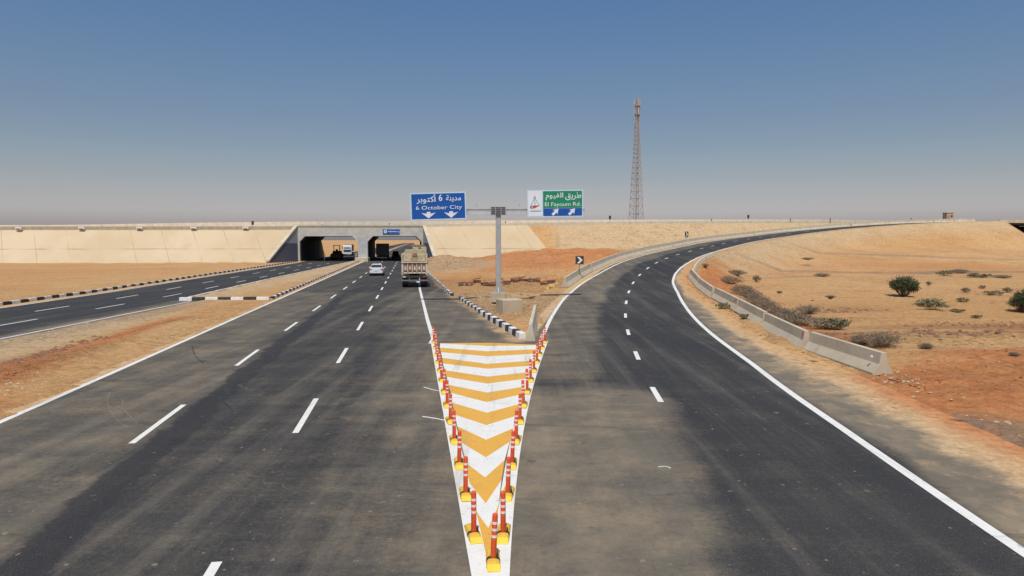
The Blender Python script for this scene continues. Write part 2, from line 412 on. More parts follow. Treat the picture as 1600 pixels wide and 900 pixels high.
M['tower_white'] = simple('antenna_grey', (0.42, 0.41, 0.41), .5)
M['hut'] = simple('plastered_wall', (0.55, 0.38, 0.25), .85, 0, .15, 1)

# ------------------------------------------------------------ alignments
def catmull(S, n=14):
    S = np.array(S, float); out = []
    for i in range(len(S)-1):
        p0 = S[max(i-1,0)]; p1 = S[i]; p2 = S[i+1]; p3 = S[min(i+2,len(S)-1)]
        for k in range(n):
            t = k/n; out.append(.5*((2*p1)+(p2-p0)*t+(2*p0-5*p1+4*p2-p3)*t*t+(3*p1-p0-3*p2+p3)*t**3))
    out.append(S[-1]); return np.array(out)
RS = [(3.0,-8,0),(3.35,0,0),(3.55,5,0),(3.75,9,0),(3.98,14,0),(4.45,21.3,0),(5.14,28.14,0),(5.96,34.91,0),(6.99,41.84,.08),
      (8.19,48.73,.26),(9.56,55.59,.48),(11.13,62.41,.78),(13.0,69.14,1.15),(15.14,75.79,1.55),(17.52,82.37,1.93),
      (20.19,88.83,2.28),(23.2,95.13,2.63),(26.5,101.3,2.97),(29.94,107.39,3.31),(33.43,113.45,3.66),(37.08,119.41,4.02),
      (41.03,125.17,4.39),(45.32,130.69,4.75),(49.6,136.3,5.08),(54.3,141.6,5.45),(61,147.6,6.05),(71,154.6,6.9),
      (83,161,7.75),(96,166.8,8.5),(111,172.3,9.05),(131,178.3,9.45),(171,188,9.85),(230,200,10.1)]
RD0 = catmull(RS)
# resample evenly at 0.5 m
seg = np.linalg.norm(np.diff(RD0, axis=0), axis=1); cum = np.r_[0, np.cumsum(seg)]
ss = np.arange(0, cum[-1], .5)
RD = np.stack([np.interp(ss, cum, RD0[:, k]) for k in range(3)], 1)
TN = np.gradient(RD[:, :2], axis=0); TN /= np.linalg.norm(TN, axis=1)[:, None]
NR = np.stack([TN[:, 1], -TN[:, 0]], 1)            # points to the right
def near_station(X, Y):
    X = np.asarray(X, float).ravel(); Y = np.asarray(Y, float).ravel(); I = np.empty(len(X), int)
    for a in range(0, len(X), 4000):
        d = (X[a:a+4000, None]-RD[None, ::2, 0])**2+(Y[a:a+4000, None]-RD[None, ::2, 1])**2
        I[a:a+4000] = np.argmin(d, 1)*2
    off = (X-RD[I, 0])*NR[I, 0]+(Y-RD[I, 1])*NR[I, 1]
    return I, off
def onramp(px, py):
    z = 0.0
    for _ in range(60):
        p = at(px, py, z); i, o = near_station([p[0]], [p[1]]); z = .6*z+.4*RD[i[0], 2]
    return p
def rpt(i, off, dz=0.0):
    i = int(max(0, min(len(RD)-1, i)))
    return (RD[i,0]+NR[i,0]*off, RD[i,1]+NR[i,1]*off, RD[i,2]+dz)
def tab(xs, ys): return lambda v: np.interp(v, xs, ys)
inner_off = tab([0, 10, 17, 26, 55, 63, 70, 77, 83, 200], [3.8, 3.89, 4.08, 4.2, 3.85, 3.5, 3.4, 3.5, 3.7, 3.9])
outer_off = tab([30, 34, 40, 50, 60, 70, 200], [-4.15, -4.22, -4.38, -4.6, -4.5, -4.2, -4.2])
wall_off = tab([0, 20, 23, 29, 36.5, 43.6, 51, 58.6, 66.6, 75, 200], [7.9, 7.9, 7.9, 7.2, 7.1, 6.9, 6.2, 5.55, 5.0, 5.1, 5.1])

def ptab(P): 
    P = np.array(P, float); return lambda Y: np.interp(Y, P[:, 1], P[:, 0])
def pxl(*ps): return [tuple(at(*p)[:2]) for p in ps]
d8 = -0.1443
def ext(P, near=-10, far=2500):
    (x0, y0), (x1, y1) = P[0], P[1]; a = (x0+(x1-x0)/(y1-y0)*(near-y0), near)
    b = (P[-1][0]+d8*(far-P[-1][1]), far); return [a]+P+[b]
line0_P = ext(pxl((0,660),(200,572),(390,487.5),(480,448))+[(-31.6, 146)])
line0 = ptab(line0_P)
medR = ptab([(-14.6, 30), (-18.6, 52.6), (-32.2, 144), (-32.2+d8*2300, 2444)])
medL = ptab([(-24.9, 47), (-25.2, 52.4), (-27.3, 72.7), (-33.2, 144), (-33.2+d8*2300, 2444)])
kerbR_P = [(0.45, 31.6), (-1.7, 41.3), (-4.6, 55.5), (-12.2, 98.5), (-18.2, 141), (-18.2+d8*2300, 2441)]
kerbR = ptab(kerbR_P)
axis_P = [(0.75, -10), (-0.22, 8), (-1.07, 30.6)]
axisX = ptab(axis_P)
kerbL_P = [(-35.0, -10), (-35.6, 30), (-36.2, 48.1), (-36.9, 60.4), (-39.3, 83.7), (-44.6, 140), (-44.6+d8*2300, 2440)]
kerbL = ptab(kerbL_P)
leftnear = ptab([(-23.9, -10), (-24.2, 32), (-24.35, 52)])
dashA = ptab([(-30.6, 20), (-31.2, 46), (-31.5, 56), (-32.6, 66), (-40.6, 144)])
dashB = ptab([(-27.6, 20), (-28.2, 48), (-28.5, 57), (-29.7, 70), (-37.0, 144)])
lane1 = ptab(ext(pxl((245,664),(389,557),(458,508),(522,462.5),(562.5,433.8),(600,407))))
lane2 = ptab(ext(pxl((476,653),(536,554),(580.5,480),(606.3,434.6),(620.7,409))))
goreL_P = [tuple(at(677.5,531)[:2]), tuple(at(668,500)[:2]), tuple(at(656,452)[:2]), (-15.2, 110), (-19.6, 146)]
goreL = ptab(goreL_P)

def Yd(X): X = np.asarray(X, float); return 146.5+.10*(X+31)+.0018*np.maximum(X, 0)**2
zedge = tab([-400, -110, -48, -15, 5, 27, 80, 150, 400], [6.0, 6.45, 6.6, 7.35, 7.7, 8.1, 8.75, 9.4, 10.0])
TX0, TX1 = -49.6, -14.9                                    # gap in the embankment for the underpass
BX0, BX1 = 122.0, 150.0                                    # gap for the second underpass on the right

def terrain_z(X, Y):
    X = np.asarray(X, float); Y = np.asarray(Y, float); shp = X.shape
    base = .10*fbm(X, Y, 9, 5, 1)+.05*fbm(X, Y, 2.2, 4, 2)+.03
    far = np.hypot(X, Y)
    base = base+np.where(far > 220, np.minimum(far-220, 900)*.0005*fbm(X, Y, 400, 4, 3), 0)
    # right hand desert field rises towards the embankment
    mR = sst(6, 26, X-.25*np.maximum(Y-60, 0))
    yd = Yd(np.clip(X, -400, 400))
    dE = yd-Y
    base = base+mR*(3.3*sst(62, 14, dE)+.22*fbm(X, Y, 14, 4, 4)+.25*sst(20, 45, Y)*fbm(X, Y, 5, 4, 5))
    # ground between the carriageways and the ramp
    mM = sst(-17, 8, X)*(1-mR)
    base = base+mM*2.5*sst(82, 132, Y)*(dE > -40)
    base = base+mM*sst(32, 40, Y)*sst(.3, 2, X-kerbR(Y))*(.75*np.maximum(fbm(X, Y, 2.4, 5, 6), -.1)+.25*np.abs(fbm(X, Y, 5.5, 4, 26)))
    # spoil heaps on the right near the free barrier end
    base = base+np.where(X > 0, .45*np.exp(-(((X-18.2)/3.6)**2+((Y-25.3)/2.0)**2))*(1+.5*fbm(X, Y, 1.2, 4, 7)), 0)
    base = base+np.where(X > 0, .30*np.exp(-(((X-20)/7.0)**2+((Y-31.5)/2.2)**2))*(1+.9*fbm(X, Y, 1.1, 4, 8))+np.where(X > 12.6, .16*np.exp(-(((X-15)/3.5)**2+((Y-21)/2.4)**2))*(1+1.2*fbm(X, Y, .9, 4, 17)), 0), 0)
    # windrow on the verge at left
    w = np.exp(-((X-(-17.2-.05*(Y-22)))/1.1)**2)*sst(14, 18, Y)*sst(46, 34, Y)
    base = base+w*.16*(1+fbm(X, Y, 1.0, 4, 9))
    # heap beside the underpass
    base = base+1.5*np.exp(-(((X+12)/5)**2+((Y-118)/9)**2))*(1+.5*fbm(X, Y, 3, 4, 10))
    # flatten near the left carriageways
    onl = (X < -8) & (Y < 300)
    z = base
    # raised median island
    inm = (X > medL(Y)+.2) & (X < medR(Y)-.2) & (Y > 52.9) & (Y < 144.5)
    z = np.where(inm, .21+.03*fbm(X, Y, 3, 4, 12), z)
    # ramp fill
    I, off = near_station(X.ravel(), Y.ravel()); I = I.reshape(shp); off = off.reshape(shp)
    zr = RD[I, 2]; ctr = np.hypot(X-RD[I, 0], Y-RD[I, 1])
    lo, hi = 6.3, wall_off(RD[I, 1])+.5
    dd = np.where(off < 0, ctr-lo, ctr-hi)
    fill = zr+.02-np.maximum(dd, 0)/np.where(off < 0, 2.6, 2.1)+.08*fbm(X, Y, 2, 4, 13)*(dd > .3)
    hit = zr > .05
    z = np.where(hit, np.maximum(z, fill), z)
    z = np.where(hit & (dd < .6), zr-.02+.02*fbm(X, Y, 1, 3, 14), z)
    # embankment
    zt = zedge(X); slope = np.where(X < 10, 1.0, 1.55)
    e = np.where(dE > 0, zt-dE/slope, np.where(dE > -33, zt, zt-(-33-dE)/1.6))
    e = e+np.where(dE > .5, .12*fbm(X, Y, 1.6, 5, 15)*sst(8, 12, X), 0)
    cut = ((X > TX0) & (X < TX1)) | ((X > BX0) & (X < BX1))
    e = np.where(cut, -50, e)
    e = np.where((dE > 40) & (X < 10), -50, e)
    z = np.where(dE < 60, np.maximum(z, e), z)
    z = np.where((X > BX0) & (X < BX1) & (Y > 150) & (Y < 235), .1, z)
    z = z+sag(Y)
    # sink under the road sheets
    inner = .35
    r1 = (X > line0(Y)-.55+inner) & (X < np.where(Y < 31, 90, kerbR(Y)-inner)) & (X < 12) 
    r2 = (X > kerbL(Y)+.2) & (X < np.where(Y < 52.5, leftnear(Y)+.85-inner, medL(Y)-.1))
    r3 = (ctr < np.where(off < 0, 5.2, wall_off(RD[I, 1])-.45)-inner) & (np.abs(off) > ctr*.7)
    r3 = r3 | ((ctr < 2.0))
    r4 = (Y > 144) & (Y < 185) & (X > -60) & (X < -12) & cut
    z = np.where(r1 & (Y > -9), -.12+sag(Y), z); z = np.where(r2 & (Y > -9), -.12+sag(Y), z); z = np.where(r4, -.12, z)
    z = np.where(r3 & ~((X > BX0) & (X < BX1) & (Y > 150)), zr-.14, z)
    return z.reshape(shp)

def axis_pts(a, b, step, lo, hi):
    L = [a]
    while L[-1] < b: L.append(L[-1]+step)
    s = step
    while L[-1] < hi: s *= 1.16; L.append(L[-1]+s)
    s = step; P = [a]
    while P[-1] > lo: s *= 1.16; P.append(P[-1]-s)
    return np.array(P[:0:-1]+L)
def sag(Y): return -np.minimum(.0032*np.maximum(np.asarray(Y, float)-215, 0), 7)
gx = axis_pts(-62, 60, .5, -6000, 6000); gx = np.r_[gx[gx <= 60], np.arange(61, 190, 1.0), 190+np.cumsum(1.16**np.arange(1, 40))]; gx = gx[gx < 7000]; gy = axis_pts(6, 190, .5, -3000, 9000)
GX, GY = np.meshgrid(gx, gy)
GZ = terrain_z(GX, GY)

def blob(X, Y, pts, soft=1.0):
    r = np.zeros_like(X)
    for (x, y, a, b, ang, w) in pts:
        c, s_ = math.cos(ang), math.sin(ang); u = (X-x)*c+(Y-y)*s_; v = -(X-x)*s_+(Y-y)*c
        r = np.maximum(r, w*sst(1.25, .55, np.hypot(u/a, v/b)))
    return r
nse = fbm(GX, GY, 6, 4, 20)
RED = [
    (16.2, 22.5, 5.2, 3.2, .25, 1), (19.5, 26.5, 4.2, 1.8, .1, 1), (13.0, 19.6, 3.4, 2.6, .2, 1), (13.4, 23.0, 2.2, 1.5, .3, 1), (20, 20, 5, 4, 0, 1), (12.6, 16.6, 2.6, 2.4, -.3, .9),
    (-17.3, 22.5, 1.5, 5.5, .14, 1), (-18.6, 30, .9, 7, .06, .95), (-19.6, 38, .6, 4, .05, .9), (-15.0, 18.5, 1.2, 3, .3, .6),
    (0, 112, 18, 22, 0, .85), (14, 122, 14, 12, .5, .95), (0, 132, 20, 5, .2, .9), (-3, 76, 12, 10, 0, .4), (-9, 138, 6, 4, 0, .8),
    (20.6, 68, 2.4, 14, -.25, 1), (17.6, 54, 1.5, 12, -.15, .9), (15.2, 35, 1.2, 9, -.06, .8), (14.5, 29.5, 1.2, 2.2, 0, .9),
    (60, 62, 22, 5, 0, .3), (45, 95, 20, 6, .2, .35), (70, 112, 24, 6, .2, .35), (-60, 100, 25, 12, 0, .2), (30, 36, 9, 2, .1, .5)]
red = blob(GX+1.2*nse, GY+1.5*nse, RED)
clods = blob(GX+nse, GY+nse, [(18.5, 31.5, 9, 1.8, .05, 1), (26, 36, 10, 1.8, .1, .9), (21, 44, 4, 2.2, .2, .7), (-17.2, 24, .9, 7, .1, 1), (-19.0, 36, .5, 6, .05, 1), (-18.9, 25.5, .6, 4, .1, .9),
    (-2, 50, 5, 11, .3, 1), (3, 47, 3, 9, -.2, .9), (-8, 70, 7, 12, .2, .9), (2, 66, 6, 8, .2, .9), (-11, 112, 8, 16, 0, .9), (10, 75, 7, 6, 0, .5), (15, 23, 5, 1.2, .15, .45), (18, 21, 5, 3, .1, .3)])
I, off = near_station(GX.ravel(), GY.ravel()); off = off.reshape(GX.shape); I = I.reshape(GX.shape)
Ed = Yd(np.clip(GX, -400, 400))-GY
pale = np.clip(sst(16, 8, Ed)*(GX > 2)*sst(-1, 3, GX-8-0*GY)+.9*sst(14, 6.2, np.abs(off))*(RD[I, 2] > 2.4)*(off > 0)
    + blob(GX, GY, [(-21.8, 27, 2.2, 22, .04, .9), (-9, 108, 7, 14, 0, .85), (-28.5, 90, 5, 60, .075, .9), (-2, 52, 6, 8, 0, .5), (6, 52, 3, 20, -.2, .45)]), 0, 1)
gravel = np.clip(blob(GX+nse, GY+nse, [(70, 98, 26, 3.0, .03, .85), (46, 99, 14, 1.5, 0, .6), (40, 84, 22, 1.3, .0, .5), (75, 128, 26, 1.6, .05, .6),
    (10.8, 16.6, 2.6, 1.6, .1, .8), (13.2, 15.2, 2.2, 1.2, .1, .6), (-22.8, 40, 1.3, 12, .0, .5), (-4, 47, 3, 6, .6, .25)]), 0, 1)
ground = grid_mesh('ground', GX, GY, GZ, M['ground'], dict(red=red, pale=pale, gravel=gravel, clods=clods))
tag(ground, kind='structure')
def gz(x, y): return float(terrain_z(np.array([[x]]), np.array([[y]]))[0, 0])

# ------------------------------------------------------------ roads
def main_tar(X, Y):
    n = fbm(X, Y, 3, 4, 41); o = X-lane1(Y)
    return .9*np.exp(-((o-.75+.25*n)/.55)**2)*sst(75, 45, Y)+.5*np.exp(-((X-lane2(Y)-.9+.3*n)/.7)**2)*sst(8, 16, Y)*sst(60, 30, Y)
def main_dust(X, Y):
    n = fbm(X, Y, 4, 4, 30)
    l1 = lane1(Y); l2 = lane2(Y); l0 = line0(Y)
    d = .26+.30*sst(.6, -.6, X-l1+.8*n-.3)                                   # left lane
    d = np.maximum(d, (.28+.34*sst(.2, 3.6, X-l2+1.0*n))*sst(200, 40, Y))       # right lane towards the gore
    d = np.maximum(d, .52*np.exp(-((X-(-3.2-.0*Y))/1.0)**2)*sst(22, 27, Y)*sst(48, 34, Y))
    d = np.maximum(d, .35*sst(1.2, 2.6, X-goreL(Y))*(Y > 31))
    d = np.where(Y > 60, d*.6, d)
    s = .98*sst(.22, -.30, X-l0+.12*n)+.55*sst(1.3, 0, kerbR(Y)-X+.4*n)*(Y > 31)
    s = np.maximum(s, .85*sst(.35, 0, X-l0)*sst(60, 80, Y)*.6)
    return d, np.clip(s, 0, 1)
YR = np.r_[np.arange(-9, 60, .4), np.arange(60, 190, 1.5), np.geomspace(191, 2400, 30)]
def ribbon(name, L, Rr, n, fn, Ys, z=.004, kind='structure'):
    t = np.linspace(0, 1, n)[None, :]
    l = L(Ys)[:, None]; r = Rr(Ys)[:, None]; X = l+(r-l)*t; Y = np.repeat(Ys[:, None], n, 1)
    d, s = fn(X, Y)
    o = grid_mesh(name, X, Y, np.full_like(X, z)+sag(Y), M['asphalt'], dict(dust=d, sand=s, red=0*X, pale=.55+0*X, tar=(main_tar(X, Y) if name == 'highway' else 0*X)))
    if kind: o['kind'] = kind
    return o
mainL = lambda Y: line0(Y)-.55
mainR = lambda Y: np.where(Y <= 30.8, axisX(np.minimum(Y, 30.8)), kerbR(Y)-.02)
highway = ribbon('highway', mainL, mainR, 56, main_dust, YR)
def left_dust(X, Y):
    n = fbm(X, Y, 3, 4, 31)
    d = .06+.75*sst(3.2, .6, leftnear(Y)+.85-X+.5*n)*(Y < 56)
    s = .9*sst(.6, 0, leftnear(Y)+.85-X+.3*n)*(Y < 52)+.98*sst(1.25, .8, X-kerbL(Y)+.1*n)
    return d, np.clip(s, 0, 1)
leftR = lambda Y: np.where(Y < 52.5, leftnear(Y)+.85, medL(Y)-.02)
leftway = ribbon('left_carriageway', lambda Y: kerbL(Y)+.02, leftR, 30, left_dust, YR, z=.0035)
# ramp
n = 48; t = np.linspace(0, 1, n)
rx = np.zeros((len(RD), n)); ry = rx.copy(); rz = rx.copy(); ro = rx.copy()
for i in range(len(RD)):
    yc = RD[i, 1]; wr = float(wall_off(yc))-.42
    Rp = np.array(rpt(i, wr)[:2])
    if yc < 30.8: Lp = np.array([float(axisX(yc)), yc])
    else:
        o_ = -5.2 if yc > 33 else -5.2+(33-yc)/2.2*.4
        Lp = np.array(rpt(i, o_)[:2])
    P = Lp[None]+(Rp-Lp)[None]*t[:, None]
    rx[i], ry[i] = P[:, 0], P[:, 1]; rz[i] = RD[i, 2]+.004
    ro[i] = (P[:, 0]-RD[i, 0])*NR[i, 0]+(P[:, 1]-RD[i, 1])*NR[i, 1]
nn = fbm(rx, ry, 4, 4, 33); yy = RD[:, 1][:, None]+0*rx
dust = (.80*sst(1.0, -.7, ro+1.5*nn+.2)*sst(23.5, 20.5, ry+1.2*nn+1.2*ro*0))
dust = np.maximum(dust, (.62*sst(-.9, -2.0, ro+.6*nn))*sst(20, 24, ry)*sst(300, 60, ss[:, None]+0*rx))
dust = np.maximum(dust, 1.15*sst(3.7, 4.5, ro-(inner_off(yy)-3.9)+.5*nn))
dust = np.maximum(dust, .30*sst(2.3, 4.4, ro+.8*nn)*sst(26, 34, ry))
dust = np.maximum(dust, .14)
wl = wall_off(yy)
sand = np.clip(.95*sst(2.3, .6, wl-ro+.8*nn)+.30*sst(4.0, 4.6, ro+.3*nn)+.30*sst(4.8, 6.6, ro+1.2*nn)+.95*sst(-4.35, -5.0, ro+.15*nn)*(ry > 31)+.5*sst(-4.1, -4.9, ro+.3*nn)*(ry > 32), 0, 1)
ramp = grid_mesh('ramp_road', rx, ry, rz, M['asphalt'], dict(dust=dust, sand=sand, pale=.75*sst(.5, 2.0, wl-ro), red=sst(1.9, .7, wl-ro)*blob(rx+1.2*fbm(rx, ry, 6, 4, 20), ry+1.5*fbm(rx, ry, 6, 4, 20), RED))); tag(ramp, kind='structure')

# ---- markings (children of their road)
def strip(name, pts, w, mat, parent, z=.010, dash=None):
    """pts: list of (x,y,z) centre points"""
    P = np.array(pts, float); T = np.gradient(P[:, :2], axis=0); T /= np.linalg.norm(T, axis=1)[:, None]+1e-9
    N = np.stack([T[:, 1], -T[:, 0]], 1)
    X = np.stack([P[:, 0]-N[:, 0]*w/2, P[:, 0]+N[:, 0]*w/2], 1); Y = np.stack([P[:, 1]-N[:, 1]*w/2, P[:, 1]+N[:, 1]*w/2], 1)
    Z = np.stack([P[:, 2]+z]*2, 1)
    return grid_mesh(name, X, Y, Z, mat, smooth=False, parent=parent)
def fpts(fn, y0, y1, step=1.0, dx=0):
    ys = np.linspace(y0, y1, max(2, int((y1-y0)/step)+1)); return [(float(fn(y))+dx, y, 0) for y in ys]
strip('edge_line', fpts(line0, -5, 146, 2), .19, M['white_line'], highway)
strip('edge_line', [(a, b, float(sag(b))) for a, b, c in fpts(line0, 178, 900, 20)], .2, M['white_line'], highway)
strip('edge_line', fpts(goreL, 30.6, 146, 1.5), .20, M['white_line'], highway)
for y in [7.5, 17.3]+[17.3+9.72*k for k in range(1, 14)]:
    strip('lane_dash', fpts(lane1, y-1.85, y+1.85, 1.8), .15, M['white_line'], highway)
for y in [7.85]+[18.1+9.4*k for k in range(0, 14)]:
    strip('lane_dash', fpts(lane2, y-1.8, y+1.8, 1.8), .15, M['white_line'], highway)
strip('edge_line', fpts(leftnear, -5, 51.5, 2), .16, M['white_line'], leftway)
strip('edge_line', fpts(lambda y: kerbL(y)+1.15, -5, 140, 2), .12, M['white_line'], leftway)
for k in range(11): strip('lane_dash', fpts(dashA, 36.5+9.7*k-1.8, 36.5+9.7*k+1.8, 1.8), .15, M['white_line'], leftway)
for k in range(11): strip('lane_dash', fpts(dashB, 38.3+9.5*k-1.8, 38.3+9.5*k+1.8, 1.8), .15, M['white_line'], leftway)
I = [i for i in range(0, len(RD), 2)]
strip('edge_line', [rpt(i, float(inner_off(RD[i, 1]))) for i in I], .22, M['white_line'], ramp)
strip('edge_line', [rpt(i, float(outer_off(RD[i, 1]))) for i in range(len(RD)) if RD[i, 1] > 31.2], .20, M['white_line'], ramp)
i0 = int(near_station([4.45], [21.3])[0][0])
for k in range(22):
    c = i0+k*14-1
    if c+4 < len(RD): strip('lane_dash', [rpt(i, 0) for i in range(c-2, c+3)], .17, M['white_line'], ramp)

# chevron nose
nose = empty('chevron_marking', (0, 0, 0)); nose.parent = highway
B = [((683,536.5),(763,536),(843,539)),((688,537),(763,541),(838,540)),((687,543.5),(762.5,549.3),(841,546)),((689,550.7),(762,557.3),(838,553)),
     ((691,559.6),(762,569),(834,563.8)),((692,568.4),(762,576.7),(831,572)),((695,578.9),(761.5,589),(828,581.8)),((698,589.3),(761,600),(823,592)),
     ((700.4,601.8),(761,613.8),(821,604.4)),((704.4,614.4),(760.5,628.9),(814.4,616.7)),((706.7,630),(760.5,645.5),(811,632)),
     ((711,648.9),(760,664.9),(804.4,651)),((714.4,667),(759.5,687.8),(801.8,670)),((720.7,692),(759,715.5),(796.5,691)),
     ((728,724),(758,747),(788.5,719.5)),((733,755),(759,787.6),(783.5,751)),((745,801),(763,826),(779,790)),((751,885),(764,899),(775,885))]
bs = [[at(*p) for p in b] for b in B]
bs.append([np.array([-.33, 8.6, 0]), np.array([-.27, 8.2, 0]), np.array([-.2, 8.6, 0])])
mw, my = MB(), MB()
for k in range(len(bs)-1):
    a, b = bs[k], bs[k+1]; m = my if k % 2 == 0 else mw
    zz = .0125
    m.face([(a[0][0],a[0][1],zz),(b[0][0],b[0][1],zz),(b[1][0],b[1][1],zz),(a[1][0],a[1][1],zz)])
    m.face([(a[1][0],a[1][1],zz),(b[1][0],b[1][1],zz),(b[2][0],b[2][1],zz),(a[2][0],a[2][1],zz)])
mw.build('white_stripes', M['white_line'], nose); my.build('yellow_stripes', M['yellow_line'], nose)
LB = [np.array([-.28, 7.9, 0]), at(741, 841), at(716.5, 726), at(697, 633), at(686, 579.5), at(677.5, 531)]
RB = [np.array([-.16, 7.9, 0]), at(787.5, 841), at(800, 725), at(819.5, 633), at(835.5, 581), at(852.7, 531)]
LBf = ptab([(p[0], p[1]) for p in LB]); RBf = ptab([(p[0], p[1]) for p in RB])
LBf2 = np.polyfit([p[1] for p in LB[1:]], [p[0] for p in LB[1:]], 1); RBf2 = np.polyfit([8.3, 10.46, 14.2, 19.4, 24.4, 28.0, 31.5], [-.19, -.125, .0, .37, .82, 1.17, 1.56], 3)
strip('border_line', [(np.polyval(LBf2, y), y, 0) for y in np.linspace(6, 31.3, 24)], .27, M['white_line'], nose, z=.0185)
strip('border_line', [(np.polyval(RBf2, y), y, 0) for y in np.linspace(8.6, 31.3, 24)], .27, M['white_line'], nose, z=.0165)

# tyre scuffs
def scuff(pp, w, mat, parent):
    strip('tyre_scuff', [at(*p) for p in catmull([(a, b, 0) for a, b in pp], 5)[:, :2]], w, mat, parent, z=.007)
for pp, w, m in [([(172,612),(168,630),(182,655),(200,668)], .022, 'skid'), ([(192,625),(194,640),(214,662)], .02, 'skid'),
                 
                 ([(300,540),(305,556),(318,568)], .035, 'skid_dark'), ([(352,604),(356,618)], .13, 'skid_dark'), ([(340,620),(362,640)], .09, 'skid_dark'),
                 ([(660,651),(680,654),(694,657)], .07, 'white_line'), ([(662,605),(680,610),(692,611)], .05, 'white_line')]:
    scuff(pp, w, M[m], highway)
for pp, w, m in [([(845,570),(866,568),(884,567)], .06, 'skid'), ([(820,604),(900,560),(905,566)][:2], .0, 'skid')][:1]+[
                 ([(1028,730),(1040,729),(1048,732)], .03, 'white_line')]:
    scuff(pp, w, M[m], ramp)

# ------------------------------------------------------------ kerbs
def kerb(name, pts, label, blk=.95, w=.26, h=.24, first=0, both=True, topmat=None, cat='kerb'):
    P = np.array(pts, float)
    if P.shape[1] == 2: P = np.c_[P, np.zeros(len(P))]
    s = np.r_[0, np.cumsum(np.linalg.norm(np.diff(P, axis=0), axis=1))]
    nb = max(1, int(round(s[-1]/blk))); root = empty(name, tuple(P[0]), 0, label, cat)
    u = np.linspace(0, s[-1], nb+1); Q = np.stack([np.interp(u, s, P[:, k]) for k in range(3)], 1)
    mbs = [MB(), MB()]
    for k in range(nb):
        a, b = Q[k]-P[0], Q[k+1]-P[0]; d = (b-a)[:2]; d /= np.linalg.norm(d)+1e-9; nrm = np.array([d[1], -d[0]])*w/2
        e = d*.012; j = rnd.uniform(-.015, .015); hz = h+rnd.uniform(-.012, .012)
        aa = a[:2]+e+nrm*j; bb = b[:2]-e+nrm*j
        z0 = -.08; ch = .82
        Pn = [(aa[0]-nrm[0],aa[1]-nrm[1],a[2]+z0),(aa[0]+nrm[0],aa[1]+nrm[1],a[2]+z0),(bb[0]+nrm[0],bb[1]+nrm[1],b[2]+z0),(bb[0]-nrm[0],bb[1]-nrm[1],b[2]+z0),
              (aa[0]-nrm[0]*ch,aa[1]-nrm[1]*ch,a[2]+hz),(aa[0]+nrm[0]*ch,aa[1]+nrm[1]*ch,a[2]+hz),(bb[0]+nrm[0]*ch,bb[1]+nrm[1]*ch,b[2]+hz),(bb[0]-nrm[0]*ch,bb[1]-nrm[1]*ch,b[2]+hz)]
        mbs[(k+first) % 2].hexa(Pn)
    mbs[0].build('white_block', topmat or M['white_paint'], root, bevel=.02)
    if nb > 1: mbs[1].build('black_block', (topmat or M['black_paint']), root, bevel=.02)
    return root
kerb('kerb', [(kerbL(y)-.12, y) for y in np.r_[np.arange(20, 140, 3), 140]], 'long black and white kerb along the far left carriageway, beside the open sand', first=1)
kerb('kerb', [(-25.5, 52.2), (-18.75, 52.6)], 'short kerb of large black and white blocks closing the near end of the median', blk=.97, w=.32, h=.27)
kerb('kerb', [(float(medR(y))-.1, y) for y in np.r_[np.arange(53.0, 144, 3), 144]], 'black and white kerb on the right edge of the sandy median, beside the white line', first=1)
kerb('kerb', [(float(medL(y))+.1, y) for y in np.r_[np.arange(53.0, 144, 3), 144]], 'dusty pale kerb on the left edge of the sandy median', topmat=M['kerb_top'])
kr = lambda y: float(kerbR(y))+.12
kerb('kerb', [(kr(y), y) for y in np.r_[np.arange(31.9, 41, 1.5), 41.6]], 'bold black and white kerb ending in a white block behind the chevron marking', blk=.82, w=.36, h=.30)
kerb('kerb', [(kr(y), y) for y in np.arange(42.1, 54.1, 1.7)], 'middle run of black and white kerb left of the sign post', blk=.8, w=.28, h=.24)
kerb('kerb', [(kr(y)-.3, y) for y in np.r_[np.arange(56.4, 138, 3), 140]], 'far run of black and white kerb between the truck and the sand', blk=.9, w=.26, h=.22, first=1)

# ------------------------------------------------------------ embankment slabs, parapets
def wedge(name, xs, label, xb=None):
    """solid paved slope: base line Yd-7.9, top line Yd; xs = x along the top, xb = x along the base"""
    xb = xs if xb is None else xb
    top = np.array([(x, float(Yd(x)), float(zedge(x))+.10) for x in xs])
    bot = np.array([(x, float(Yd(x))-float(zedge(x))-.30, -.2) for x in xb])
    n = len(xs); mb = MB()
    mid = (top+bot)/2
    for i in range(n-1):
        mb.face([bot[i], bot[i+1], top[i+1], top[i]])
        mb.face([top[i], top[i+1], (top[i+1][0], top[i+1][1]+.5, top[i+1][2]), (top[i][0], top[i][1]+.5, top[i][2])])
    for k in (0, n-1):
        mb.face([bot[k], top[k], (top[k][0], top[k][1]+.5, top[k][2]), (top[k][0], top[k][1]+.5, -.2)])
    o = mb.build(name, M['paving']); return tag(o, label, 'paved slope')
wedge('paved_slope', list(np.arange(-320, -50, 6.2))+[-46.3], 'cream concrete panelled slope running left from the underpass',
      list(np.arange(-320, -50, 6.2))+[-48.9])
wedge('paved_slope', list(np.linspace(-18.7, 3.5, 5)), 'short cream concrete slope between the underpass and the earth bank', list(np.linspace(-15.6, 9.6, 5)))

